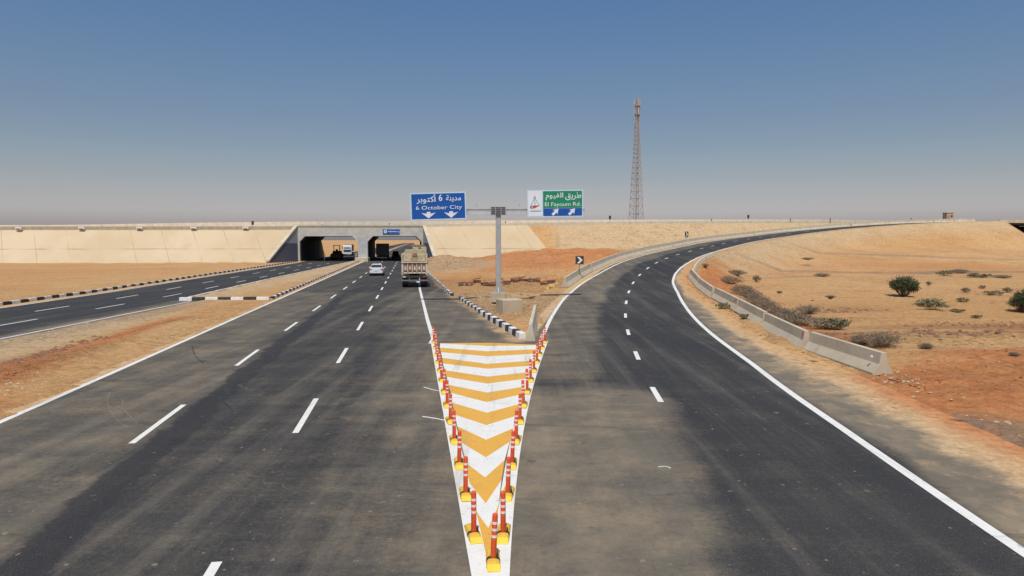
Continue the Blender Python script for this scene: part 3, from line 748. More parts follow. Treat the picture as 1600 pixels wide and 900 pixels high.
def wall_line(name, xs, yoff, zb, zt, th, mat, label, cat='barrier'):
    P = [(x, float(Yd(x))+yoff) for x in xs]; mb = MB()
    for i in range(len(P)-1):
        (xa, ya), (xc, yc) = P[i], P[i+1]; g_ = .02
        a0, a1 = zb(xa), zt(xa); b0, b1 = zb(xc), zt(xc)
        mb.hexa([(xa+g_,ya,a0),(xc-g_,yc,b0),(xc-g_,yc+th,b0),(xa+g_,ya+th,a0),(xa+g_,ya+th*.2,a1),(xc-g_,yc+th*.2,b1),(xc-g_,yc+th*.8,b1),(xa+g_,ya+th*.8,a1)])
    return tag(mb.build(name, mat), label, cat)
ze = lambda x: float(zedge(x))
wall_line('parapet', list(np.arange(-322, -49, 5.5))+[-46.4], .5, lambda x: ze(x)-.1, lambda x: ze(x)+.85, .55, M['parapet_worn'], 'weathered brownish parapet on top of the panelled slope at left')
wall_line('parapet', list(np.arange(-18.7, 142, 5.0)), .5, lambda x: ze(x)-.2, lambda x: ze(x)+.62, .5, M['parapet'], 'pale parapet along the top of the bank to the right of the underpass')
farz = tab([-330, -112, -79, -50, -15, 30, 100, 300], [7.9, 8.25, 8.9, 9.3, 9.6, 10.0, 10.6, 11.2])
wall_line('parapet', np.arange(-330, 300, 6.0), 31.0, lambda x: ze(x)-.1, lambda x: float(farz(x)), .4, M['pale_parapet'], 'long cream parapet on the far side of the raised road')
for k, px in enumerate((33, 131, 221, 305, 386)):
    x = (px-800)/F*143*1.0; yb = float(Yd(x)); z0 = ze(x)
    x = (px-800)/F*yb
    r = empty('drain_outlet', (x, yb-.12, z0+.2), 0, f'white drain block on the left slope top, {ORD[k]} from the left edge', 'drain outlet', 'white drain blocks along the left slope top')
    MB().box(-.6, .6, -.25, .5, .0, .55).build('block', M['white_paint'], r, bevel=.04)
    MB().box(-.45, .45, -.30, -.252, .03, .22).build('opening', M['dark_grille'], r)

# ------------------------------------------------------------ underpass
PY = 146.0
up = empty('underpass_bridge', (0, 0, 0), 0, 'grey concrete twin underpass with chamfered openings and flared wing walls', 'underpass')
XL0, XL1, XR0, XR1 = -45.3, -32.9, -30.8, -19.3
ZT = 5.38; ZH = 7.42; C_ = 1.15
hd = MB()
hd.box(-45.9, -18.8, PY, PY+.7, ZT, ZH)
hd.box(-45.9, XL0, PY, PY+.7, -.1, ZT-.001); hd.box(XR1, -18.8, PY, PY+.7, -.1, ZT-.001)
for (a, b) in ((XL0, XL1), (XR0, XR1)):
    hd.prism([(a, ZT-.002), (a, ZT-C_), (a+C_, ZT-.002)], PY+.002, PY+.7, 'Y'); hd.prism([(b, ZT-.002), (b-C_, ZT-.002), (b, ZT-C_)], PY+.002, PY+.7, 'Y')
hd.build('portal_header', M['header'], up)
pr = MB(); pr.box(XL1, XR0, PY-.05, PY+.75, -.1, ZT-.003)
pr.build('centre_pier', M['pier'], up, bevel=.04)
MB().box(XL1-.35, XR0+.35, PY-1.6, PY+.4, -.1, .85).build('pier_plinth', M['cap'], up, bevel=.08)
MB().box(-46.7, -18.6, PY-.12, PY+.8, ZH+.003, ZH+.42).build('parapet', M['parapet'], up, bevel=.03)
D = 34.0
def wallq(x0, w, z0, z1):
    return [(x0, PY+.71, z0),(x0+w, PY+.71, z0),(x0+w+d8*D, PY+D, z0),(x0+d8*D, PY+D, z0),(x0, PY+.71, z1),(x0+w, PY+.71, z1),(x0+w+d8*D, PY+D, z1),(x0+d8*D, PY+D, z1)]
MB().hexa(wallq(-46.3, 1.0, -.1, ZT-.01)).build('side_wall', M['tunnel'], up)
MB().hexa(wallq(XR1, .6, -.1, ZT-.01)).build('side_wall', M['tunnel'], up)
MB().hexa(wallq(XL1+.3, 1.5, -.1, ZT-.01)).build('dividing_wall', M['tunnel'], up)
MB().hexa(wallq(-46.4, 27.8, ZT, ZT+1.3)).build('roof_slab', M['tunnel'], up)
cf = MB()
for (a, b) in ((XL0, XL1+.3), (XL1+1.8, XR1)):
    for s_, x in ((1, a), (-1, b)):
        f0 = [(x, ZT-.01), (x, ZT-C_), (x+s_*C_, ZT-.01)]
        P0 = [(u, PY+.72, v) for u, v in f0]; P1 = [(u+d8*D, PY+D-.05, v) for u, v in f0]
        cf.face([P0[1], P0[2], P1[2], P1[1]])
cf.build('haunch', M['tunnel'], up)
# wing walls
def wing(xt, xb, side):
    # triangle from portal corner forward
    yt, yb = PY-.05, PY-8.6
    fx = lambda y: xt+(xb-xt)*(yt-y)/(yt-yb)
    t_ = .45*side
    P = [(fx(yt), yt, -.1), (fx(yb), yb, -.1), (fx(yb), yb, .25), (fx(yt), yt, 7.45)]
    mb = MB()
    A = P; Bq = [(x+t_, y, z) for x, y, z in P]
    mb.face(A); mb.face(Bq[::-1])
    for i in range(4):
        j = (i+1) % 4; mb.face([A[i], Bq[i], Bq[j], A[j]])
    w = mb.build('wing_wall', M['wing'], up)
    cb = MB()
    a0, a1 = Vector(P[3]), Vector(P[2]); o0 = .12*side
    cb.hexa([(a1.x-o0, a1.y-.1, a1.z+.0), (a1.x+t_+o0, a1.y-.1, a1.z+.0), (a0.x+t_+o0, a0.y, a0.z), (a0.x-o0, a0.y, a0.z),
             (a1.x-o0, a1.y-.1, a1.z+.32), (a1.x+t_+o0, a1.y-.1, a1.z+.32), (a0.x+t_+o0, a0.y, a0.z+.32), (a0.x-o0, a0.y, a0.z+.32)])
    c = cb.build('coping', M['cap'], w)
wing(-45.7, -48.9, -1); wing(-18.95, -15.5, 1)
# small sign on header
sx0, sx1 = (599-800)/F*PY, (625-800)/F*PY
bsn = empty('underpass_sign', ((sx0+sx1)/2, PY-.1, 6.35), 0, 'small blue sign with white writing fixed over the right underpass opening', 'sign')
hw = (sx1-sx0)/2
MB().box(-hw, hw, -.06, .08, -.48, .48).build('panel', M['blue_sign'], bsn)
e_ = MB()
ring = [(-hw+.55+.34*math.cos(t), .34*math.sin(t)) for t in np.linspace(0, 2*math.pi, 20, False)]
e_.prism(ring, -.085, -.062, 'Y'); e_.build('emblem', M['white_sign'], bsn)
ring = [(-hw+.55+.14*math.cos(t), .14*math.sin(t)) for t in np.linspace(0, 2*math.pi, 12, False)]
MB().prism(ring, -.10, -.087, 'Y').build('emblem_centre', M['logo_blue'], bsn)

def text_mesh(s, size, name, mat, parent, loc, width=None, height=None, bold=.0, rot=(math.pi/2, 0, 0)):
    cu = bpy.data.curves.new(name, 'FONT'); cu.body = s; cu.size = size; cu.extrude = .006; cu.offset = bold
    cu.align_x = 'CENTER'; cu.align_y = 'CENTER'; cu.resolution_u = 3
    tmp = bpy.data.objects.new('tmp', cu); sc.collection.objects.link(tmp)
    bpy.context.view_layer.update()
    dg = bpy.context.evaluated_depsgraph_get()
    me = bpy.data.meshes.new_from_object(tmp.evaluated_get(dg)); bpy.data.objects.remove(tmp)
    me.name = name; me.materials.clear(); me.materials.append(mat)
    co = np.empty(len(me.vertices)*3); me.vertices.foreach_get('co', co); co = co.reshape(-1, 3)
    mn, mxx = co.min(0), co.max(0); co[:, :2] -= (mn+mxx)[:2]/2
    if width: co[:, 0] *= width/(mxx-mn)[0]
    if height: co[:, 1] *= height/(mxx-mn)[1]
    me.vertices.foreach_set('co', co.ravel()); me.update()
    o = bpy.data.objects.new(name, me); sc.collection.objects.link(o); o.parent = parent; o.location = loc; o.rotation_euler = rot
    return o
# illegible writing on the small sign: joined strokes along one base line
tx = MB(); x = -hw+1.1
while x < hw-.25:
    w = rnd.uniform(.12, .3); tx.box(x, x+w, -.085, -.064, -.07, .03)
    if rnd.random() < .6: tx.box(x+w*.3, x+w*.3+.06, -.085, -.064, .03, rnd.uniform(.12, .24))
    if rnd.random() < .4: tx.box(x+w*.5, x+w*.5+.07, -.085, -.064, -.2, -.13)
    x += w+(.05 if rnd.random() < .4 else -.01)
tx.build('lettering', M['white_sign'], bsn)

# second underpass at the far right
u2 = empty('underpass_bridge', (0, 0, 0), 0, 'dark second underpass opening cut off by the right edge of the view', 'underpass')
def fy(x): return 170.7+(x-124)*.262
m2 = MB(); x0, x1 = BX0-1.5, BX1+1.5
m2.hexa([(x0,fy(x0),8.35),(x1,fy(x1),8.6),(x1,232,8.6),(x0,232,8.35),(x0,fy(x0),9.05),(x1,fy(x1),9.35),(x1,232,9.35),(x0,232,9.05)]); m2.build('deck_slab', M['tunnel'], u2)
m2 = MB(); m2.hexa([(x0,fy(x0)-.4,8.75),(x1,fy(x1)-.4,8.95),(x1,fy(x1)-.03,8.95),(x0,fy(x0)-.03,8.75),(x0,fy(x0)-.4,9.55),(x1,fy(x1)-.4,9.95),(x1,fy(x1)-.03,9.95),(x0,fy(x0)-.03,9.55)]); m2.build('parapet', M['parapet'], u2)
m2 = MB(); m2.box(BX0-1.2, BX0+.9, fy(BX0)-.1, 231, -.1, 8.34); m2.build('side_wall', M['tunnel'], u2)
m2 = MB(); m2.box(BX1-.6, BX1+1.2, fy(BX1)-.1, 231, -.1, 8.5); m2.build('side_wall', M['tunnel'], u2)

# ------------------------------------------------------------ jersey barriers
def jersey_mb(L, h=.86, w=.62):
    prof = [(-w/2, 0), (w/2, 0), (w/2, .08), (.15, .42*h/.86), (.085, h), (-.085, h), (-.15, .42*h/.86), (-w/2, .08)]
    return prof
def barrier(a, b, name, label, group, h=.86, w=.74, mat=None, gap=.05):
    a = Vector(a); b = Vector(b); d = b-a; L = d.length
    root = empty(name, a, 0, label, 'barrier', group)
    ang = math.atan2(d.y, d.x); pit = math.asin(d.z/L)
    Mx = Matrix.Rotation(ang, 4, 'Z') @ Matrix.Rotation(-pit, 4, 'Y')
    mb = MB(); mb.prism(jersey_mb(L, h, w), gap, L-gap, 'X', M=Mx @ Matrix.Translation((0, rnd.uniform(-.09, .09), rnd.uniform(-.04, .03))) @ Matrix.Rotation(R(rnd.uniform(-.5, .5)), 4, 'Z'))
    o = mb.build('block', mat or M['concrete'], root, bevel=.015)
    return root
ip = [(1370.5,588),(1254,546),(1188,510.5),(1147,486),(1111,465),(1089,447.7),(1077,431.8)]
P = [onramp(*p) for p in ip]
lab = ['near free end of the inner row beside red soil', 'second from the free end of the inner row', 'third from the free end of the inner row',
       'fourth from the free end of the inner row', 'fifth from the free end of the inner row', 'sixth from the free end, where the inner row bends']
for k in range(6):
    a, b = P[k].copy(), P[k+1].copy(); a[2] += 0; b[2] += 0
    nd = (b-a)/np.linalg.norm(b-a); nrm = np.array([nd[1], -nd[0], 0])*.28      # traced along the foot facing the road
    r = barrier(a+nrm, b+nrm, 'concrete_barrier', 'grey concrete road barrier, '+lab[k], 'concrete barriers along the inner edge of the ramp', gap=.21, h=.80)
    if k == 0:
        # dark scar and a white reflector near the free end
        dirx = Vector((nd[0], nd[1], nd[2])); nleft = Vector((-nd[1], nd[0], 0))
        mb = MB(); c = dirx*.55+nleft*.20+Vector((0, 0, .60)); mb.box(-.04, .04, -.04, .04, -.03, .03, M=Matrix.Translation(c)); mb.build('reflector', M['white_sign'], r)
    elif k in (1, 3):
        dirx = Vector((nd[0], nd[1], nd[2])); nleft = Vector((-nd[1], nd[0], 0))
        mb = MB(); c = dirx*.35+nleft*.17+Vector((0, 0, .62)); mb.box(-.04, .04, -.03, .03, -.06, .06, M=Matrix.Translation(c)); mb.build('reflector', M['tail'], r)
i = int(near_station([P[6][0]], [P[6][1]])[0][0]); k = 0
while i+14 < len(RD) and k < 12:
    a = rpt(i, float(wall_off(RD[i,1]))); b = rpt(i+13, float(wall_off(RD[i+13,1])))
    barrier(a, b, 'concrete_barrier', f'low pale barrier block beyond the bend of the inner row, {ORD[k]} after the bend', 'low barriers of the inner ramp edge beyond the bend', h=.50, w=.4, mat=M['cap'])
    i += 13; k += 1
    if k >= 4: break
i = int(near_station([4.6], [58.8])[0][0])+0; k = 0
while i+15 < len(RD) and k < 25:
    barrier(rpt(i, -5.55), rpt(i+14, -5.55), 'concrete_barrier', f'grey concrete barrier on the outer edge of the ramp, {ORD[k]} from its near end', 'concrete barriers along the outer edge of the ramp', h=.88)
    i += 14; k += 1
# lying barrier behind the kerb end
barrier(at(809, 534.5)+np.array([.55, 0, 0]), at(826, 497)+np.array([.35, 0, 0]), 'concrete_barrier', 'old pale concrete barrier seen end-on behind the white kerb end', None, h=.80, w=.45, mat=M['cap'])

# ------------------------------------------------------------ delineator posts
def make_post():
    r = empty('lane_post', (0, 0, 0), 0, None, 'lane post', 'orange lane posts around the chevron marking')
    hump = [(-.102, 0), (.102, 0), (.10, .032), (.078, .066), (.036, .080), (-.036, .080), (-.078, .066), (-.10, .032)]
    def lobe(y0, y1, mat, name, flip):
        mb = MB(); n = 8; ys = np.linspace(0, 1, 6)
        rings = []
        for t in ys:
            s_ = 1.0 if t < .55 else math.sqrt(max(0, 1-((t-.55)/.47)**2)); s_ = max(s_, .22)
            y = y0+(y1-y0)*t
            rings.append([(u*(.94+.06*s_), y, v*s_) for u, v in hump])
        for a, b in zip(rings[:-1], rings[1:]):
            for i in range(n):
                j = (i+1) % n; mb.face([a[i], a[j], b[j], b[i]])
        mb.face(rings[0]); mb.face(rings[-1][::-1])
        return mb.build(name, mat, r)
    lobe(-.042, -.21, M['yellow'], 'front_base', 0); lobe(.042, .40, M['yellow'], 'rear_base', 1)
    fp = MB(); fp.prism([(-.19, .004), (-.30, .004), (-.30, .02), (-.19, .072)], -.094, .094, 'X'); fp.build('front_reflector', M['yellow_bright'], r, bevel=.008)
    c = MB(); c.prism([(u*1.03, v*1.08) for u, v in hump], -.03, .03, 'Y'); c.build('collar', M['rubber'], r, bevel=.006)
    c = MB(); c.box(.05, .075, .0, .05, .06, .13); c.build('lug', M['rubber'], r, bevel=.01)
    p = MB(); z = .09; rr = .043
    zs = [.09, .12] 
    # ribbed lower half
    k = 0
    while z < .33: 
        p.tube((0,0,z), (0,0,z+.016), rr, rr, 14, caps=False); p.tube((0,0,z+.016), (0,0,z+.024), rr*.93, rr*.93, 14, caps=False); z += .024
    p.tube((0,0,z), (0,0,.715), rr*.98, rr*.96, 14, caps=False); p.tube((0,0,.715), (0,0,.73), rr*.96, rr*.8, 14)
    post = p.build('post', M['orange'], r, smooth=False)
    for zc in (.60, .50, .40):
        b = MB(); b.tube((0,0,zc-.019), (0,0,zc+.019), rr*1.03, rr*1.03, 14); b.build('reflective_band', M['reflect'], post, fix=False)
    return r
proto = make_post()
def put_post(x, y, ang, label, first=False):
    o = proto if first else copy_tree(proto)
    o.location = (x, y, .018); o.rotation_euler = (R(rnd.gauss(0, 1.2)), R(rnd.gauss(0, 1.7)), ang+R(rnd.gauss(0, 3))); o['label'] = label
put_post(-.275, 9.62, R(-2), 'orange and white lane post at the very tip of the chevron marking', True)
for k in range(13):
    y = 10.5+1.695*k
    suf = 'nearest the tip' if k == 0 else ('farthest from the tip' if k == 12 else f'{ORD[k]} from the tip end')
    put_post(np.polyval(LBf2, y)+.01, y, math.atan(-LBf2[0]), f'orange and white lane post in the left row, {suf}')
    put_post(np.polyval(RBf2, y)+.0, y, math.atan(-np.polyval(np.polyder(RBf2), y)), f'orange and white lane post in the right row, {suf}')

# ------------------------------------------------------------ gantry sign
GYp = 50.2
gan = empty('sign_gantry', (-1.0, GYp, 0), 0, 'tall grey T-shaped sign gantry standing on concrete footings', 'gantry')
MB().box(-.19, .19, -.19, .19, .85, 6.55).build('pole', M['galv'], gan, bevel=.03)
bp = MB(); bp.box(-.38, .38, -.38, .38, .80, .85)
for sx in (-.3, .3):
    for sy in (-.3, .3): bp.tube((sx, sy, .85), (sx, sy, .95), .035, n=6)
for a in range(4):
    Mr = Matrix.Rotation(a*math.pi/2, 4, 'Z'); bp.hexa([(.19,-.012,.85),(.36,-.012,.85),(.36,.012,.85),(.19,.012,.85),(.19,-.012,1.15),(.20,-.012,1.15),(.20,.012,1.15),(.19,.012,1.15)], M=Mr)
bp.build('base_plate', M['galv'], gan)
MB().box(-.50, .50, -.50, .50, .1, .80).build('plinth', M['footing'], gan, bevel=.03)
beam = MB()
for z in (6.52, 6.92):
    beam.box(-6.0, 6.3, -.09, .09, z-.04, z+.04)
beam.box(-6.0, 6.3, -.05, .05, 6.53, 6.91)
beam.build('crossbeam', M['galv_pale'], gan)
gr = MB(); gr.box(-.52, .52, -.30, -.22, 6.47, 7.05); grille = gr.build('junction_plate', M['dark_grille'], gan)
fr = MB()
for x in (-.53, -.2, .2, .53): fr.box(x-.02, x+.02, -.335, -.302, 6.40, 7.14)
for z in (6.52, 6.66, 6.8, 6.94): fr.box(-.53, .53, -.325, -.303, z-.012, z+.012)
fr.build('bolt_bars', M['galv'], grille)
for xs_ in (1.55, 2.4, -1.6): 
    MB().tube((xs_, 0, 7.07), (xs_, 0, 7.3), .02, n=6).build('lug', M['galv'], gan)

def sign_panel(px0, px1, ytop, ybot, name, label, roll):
    a = atY(px0, ytop, GYp-.35); b = atY(px1, ybot, GYp-.35)
    w = b[0]-a[0]; h = a[2]-b[2]
    r = empty(name, ((a[0]+b[0])/2, GYp-.35, (a[2]+b[2])/2), 0, label, 'road sign'); r.rotation_euler = (0, -R(roll), 0)
    return r, w, h
sg, w, h = sign_panel(641, 728.5, 300.5, 343.5, 'direction_sign', 'blue direction sign reading 6 October City on the left arm of the gantry', 1.6)
MB().box(-w/2, w/2, 0, .05, -h/2, h/2).build('backing', M['sign_back'], sg)
MB().box(-w/2, w/2, -.02, -.003, -h/2, h/2).build('border', M['sign_frame'], sg)
MB().box(-w/2+.09, w/2-.09, -.03, -.022, -h/2+.09, h/2-.09).build('face', M['blue_sign'], sg)
def ar(*c): return ''.join(chr(k) for k in reversed(c))
yf = -.036
text_mesh(ar(0xFEE3,0xFEAA,0xFEF3,0xFEE8,0xFE94), 1, 'arabic_lettering', M['white_sign'], sg, (1.13, yf, .52), 1.08, .50, .012)
text_mesh('6', 1, 'arabic_lettering', M['white_sign'], sg, (.18, yf, .60), .26, .48, .012)
text_mesh(ar(0xFE83,0xFEDB,0xFE98,0xFEEE,0xFE91,0xFEAE), 1, 'arabic_lettering', M['white_sign'], sg, (-.85, yf, .52), 1.42, .66, .012)
text_mesh('6 October City', 1, 'latin_lettering', M['white_sign'], sg, (.05, yf, -.14), 3.35, .36, .0)
for cx in (-.72, .92):
    m = MB(); z0 = -.40
    m.prism([(cx-.14, z0), (cx+.14, z0), (cx+.14, z0-.14), (cx+.52, z0-.06), (cx, z0-.47), (cx-.52, z0-.06), (cx-.14, z0-.14)], yf-.006, yf+.006, 'Y')
    m.build('down_arrow', M['white_sign'], sg)
for xx in (-1.2, 1.2):
    MB().box(xx-.05, xx+.05, .052, .35, -.75, .75).build('bracket', M['galv'], sg)
s2, w, h = sign_panel(824, 911, 296.8, 339, 'direction_sign', 'green and blue direction sign reading El Fayoum Rd. on the right gantry arm', .8)
MB().box(-w/2, w/2, 0, .05, -h/2, h/2).build('backing', M['sign_back'], s2)
MB().box(-w/2, w/2, -.02, -.003, -h/2, h/2).build('border', M['sign_frame'], s2)
xs1 = -w/2+.27*w
MB().box(-w/2+.07, xs1-.05, -.03, -.022, -h/2+.08, h/2-.08).build('logo_panel', M['white_sign'], s2)
MB().box(xs1+.05, w/2-.08, -.03, -.022, -h/2+.09+.29*h, h/2-.08).build('green_face', M['green_sign'], s2)
MB().box(xs1+.05, w/2-.08, -.03, -.022, -h/2+.08, -h/2+.06+.29*h).build('blue_face', M['blue_sign'], s2)
cx = (xs1+w/2)/2; gw = w/2-xs1-.2
text_mesh(ar(0xFE8D,0xFEDF,0xFED4,0xFEF4,0xFEEE,0xFEE1), 1, 'arabic_lettering', M['white_sign'], s2, (cx-.60, yf, .50), 1.27, .56, .012)
text_mesh(ar(0xFEC3,0xFEAE,0xFEF3,0xFED6), 1, 'arabic_lettering', M['white_sign'], s2, (cx+.76, yf, .50), 1.15, .56, .012)
text_mesh('El Fayoum Rd.', 1, 'latin_lettering', M['white_sign'], s2, (cx, yf, -.10), gw-.16, .36, .0)
for ax in (cx-.55, cx+.65):
    m = MB(); zc = -h/2+.36
    c, s_ = math.cos(R(45)), math.sin(R(45))
    prof = [(-.09, -.30), (.09, -.30), (.09, .04), (.24, -.02), (0, .34), (-.24, -.02), (-.09, .04)]
    prof = [(ax+u*c+v*s_, zc-u*s_+v*c) for u, v in prof]
    m.prism(prof, yf-.006, yf+.006, 'Y'); m.build('diagonal_arrow', M['white_sign'], s2)
lx = (-w/2+xs1)/2
lg = MB(); lg.box(lx-.015, lx+.015, yf-.006, yf+.004, -.15, .58)
for s_ in (-1, 1):
    for t in range(6):
        a0 = t/6; a1 = (t+1)/6; f_ = lambda a: (lx+s_*(.03+.30*a**1.7), .50-.62*a)
        p, q = f_(a0), f_(a1); lg.face([(p[0]-.014, yf, p[1]), (p[0]+.014, yf, p[1]), (q[0]+.014, yf, q[1]), (q[0]-.014, yf, q[1])])
lg.build('logo_sails', M['logo_blue'], s2)
lg = MB(); lg.prism([(lx-.36, -.16), (lx-.1, -.13), (lx+.36, -.12), (lx+.12, -.24), (lx-.02, -.33), (lx-.2, -.32), (lx-.12, -.23)], yf-.005, yf+.003, 'Y'); lg.build('logo_hull', M['logo_red'], s2)
lg = MB(); lg.prism([(lx-.38, -.24), (lx-.2, -.20), (lx-.28, -.27), (lx-.16, -.34), (lx-.3, -.32)], yf-.009, yf-.006, 'Y')
xx = lx-.36
while xx < lx+.36: ww = rnd.uniform(.04, .12); lg.box(xx, xx+ww, yf-.006, yf+.003, -.55, -.50); xx += ww+.02
lg.build('logo_lettering', M['ink'], s2)
for xx in (-1.2, 1.2):
    MB().box(xx-.05, xx+.05, .052, .35, -.75, .75).build('bracket', M['galv'], s2)
# near concrete footing block
p0 = at(799, 490.5)
fb = MB(); fb.box(-.66, .72, -.1, 1.1, -.15, .92, M=Matrix.Translation((p0[0]+.05, p0[1], 0)) @ Matrix.Rotation(R(24), 4, 'Z'))
fo = fb.build('concrete_footing', M['footing'], bevel=.06); tag(fo, 'big square concrete block in front of the gantry post', 'concrete block')

# ------------------------------------------------------------ curve chevron signs
def curve_sign(x, y, z, size, rz, hpost, label, black=True, tail=False):
    r = empty('curve_sign', (x, y, z), rz, label, 'curve sign', 'curve signs with a white arrow head')
    MB().tube((0, .06, 0), (0, .06, hpost+size*.5), .03, n=8).build('post', M['truck_grey'], r)
    s_ = size/2; zc = hpost+s_
    bd = MB(); bd.box(-s_, s_, -.015, .02, zc-s_, zc+s_); bd.build('board', M['black_sign'], r, bevel=.01)
    a = s_*.85
    MB().prism([(-a*.75, zc+a*.9), (-a*.05, zc+a*.9), (a*.85, zc), (-a*.05, zc-a*.9), (-a*.75, zc-a*.9), (a*.12, zc)], -.022, -.017, 'Y').build('arrow_head', M['white_sign'], r)
    return r
pb = atY(905.5, 430, 66); z0 = 0.55
curve_sign(pb[0], 66, z0, .80, R(4), 1.75, 'square black sign with a white arrow head behind the near end of the outer barrier')
p = atY(1072.5, 387, 128); curve_sign(p[0]+.0, 128, 3.9, 1.05, R(40), 1.2, 'small black arrow sign seen at an angle behind the far bend barrier')
for px, py, hh, lb in ((953, 347, .9, 'tiny dark sign on the bank top right of the green sign'), (1169, 344, .9, 'tiny dark sign on the bank top above the ramp'), (395, 351, 1.2, 'tiny dark sign on the raised road left of the underpass')):
    Yp = float(Yd((px-800)*.145))+1.6; p = atY(px, py, Yp)
    r = empty('road_sign', (p[0], Yp, ze(p[0])), 0, lb, 'road sign')
    MB().tube((0, 0, 0), (0, 0, 1.9), .05, n=6).build('post', M['truck_grey'], r); MB().box(-.25, .25, -.05, -.02, 1.2, 2.0).build('board', M['black_sign'], r)
# deck reflector posts: tiny
for k, (px, py) in enumerate(((505, 350), (609, 350), (1421, 341), (1471, 341), (1233, 342), (1295, 343), (790, 346), (1110, 344))):
    Yp = float(Yd((px-800)*.15))+1.3; x = (px-800)/F*Yp
    r = tag(MB().box(x-.10, x+.10, Yp-.08, Yp+.08, ze(x)-.1, ze(x)+1.15).build('marker_post', M['truck_grey']), f'short dark marker stub on the bank top, {ORD[[0,1,6,7,4,5,2,3][k]]} from the left', 'marker post', 'marker stubs on the bank top')

# ------------------------------------------------------------ lattice tower
TYd = 262.0; tx_ = (993-800)/F*TYd
tw = empty('lattice_tower', (tx_, TYd, 0), R(18), 'tall thin steel lattice mast with antennas rising behind the raised road', 'mast')
wb = lambda z: 2.6-(2.6-.55)*min(1, z/50)**.92
def legs():
    for sx, sy in ((1,1),(1,-1),(-1,1),(-1,-1)):
        mb = MB(); zs = np.linspace(0, 57.5, 14)
        for a, b in zip(zs[:-1], zs[1:]):
            mb.tube((sx*wb(a), sy*wb(a), a), (sx*wb(b), sy*wb(b), b), .13, .12, 5, caps=False)
        mb.build('leg', M['tower_steel'], tw)
legs()
br = MB(); z = 0
zs = [0]
while zs[-1] < 57: zs.append(min(57.5, zs[-1]+max(1.6, wb(zs[-1])*1.55)))
for a, b in zip(zs[:-1], zs[1:]):
    A, Bq = wb(a), wb(b)
    cs = [(1,1),(1,-1),(-1,-1),(-1,1)]
    for i in range(4):
        p, q = cs[i], cs[(i+1) % 4]
        br.tube((p[0]*A, p[1]*A, a), (q[0]*Bq, q[1]*Bq, b), .06, n=4, caps=False); br.tube((q[0]*A, q[1]*A, a), (p[0]*Bq, p[1]*Bq, b), .06, n=4, caps=False)
        br.tube((p[0]*Bq, p[1]*Bq, b), (q[0]*Bq, q[1]*Bq, b), .07, n=4, caps=False)
br.build('bracing', M['tower_steel'], tw)
ld = MB(); ld.box(-.25, .25, -.1, .1, 0, 57); ld.build('cable_ladder', M['tower_steel'], tw)
for k, (zz, rr_) in enumerate(((56.2, 1.25), (53.0, 1.25))):
    m = MB(); m.tube((0,0,zz-1.4), (0,0,zz-1.3), 1.15, n=10); m.build('platform', M['tower_steel'], tw)
    for a in (0.3, 2.4, 4.5, 3.4):
        m = MB(); m.box(rr_-.12, rr_+.14, -.2, .2, zz-1.2, zz+1.2, M=Matrix.Rotation(a, 4, 'Z')); m.build('antenna', M['tower_white'], tw)
m = MB(); m.box(-1.35, -1.0, -.3, .3, 48.2, 50.6); m.build('antenna', M['tower_white'], tw)
m = MB(); m.tube((0,0,57.5), (0,0,59.6), .06, n=5); m.build('lightning_rod', M['tower_steel'], tw)

# hut on the bank
Yh = float(Yd(118))+20; p = atY(1481, 346, Yh)
hut = empty('guard_hut', (p[0], Yh, ze(118)+.9), 0, 'small square plastered hut standing above the far end of the ramp', 'hut')
MB().box(-1.0, 1.0, -1.0, 1.0, -1.9, 2.5).build('wall', M['hut'], hut); MB().box(-1.1, 1.1, -1.1, 1.1, 2.5, 2.75).build('roof', M['hut'], hut)
MB().box(-.8, -.2, -1.03, -1.01, .1, 2.0).build('door', M['rock'], hut); MB().box(.2, .7, -1.03, -1.01, 1.3, 1.9).build('window', M['glass'], hut)

# ------------------------------------------------------------ vehicles
def wheel(parent, x, y, r, w, name='wheel'):
    mb = MB(); mb.tube((x-w/2, y, r), (x+w/2, y, r), r, n=20); o = mb.build(name, M['tyre'], parent, bevel=.02)
    s_ = 1 if x > 0 else -1
    mb = MB(); mb.tube((x+s_*w/2, y, r), (x+s_*(w/2+.015), y, r), r*.58, n=14); mb.build('rim', M['rim'], o); return o

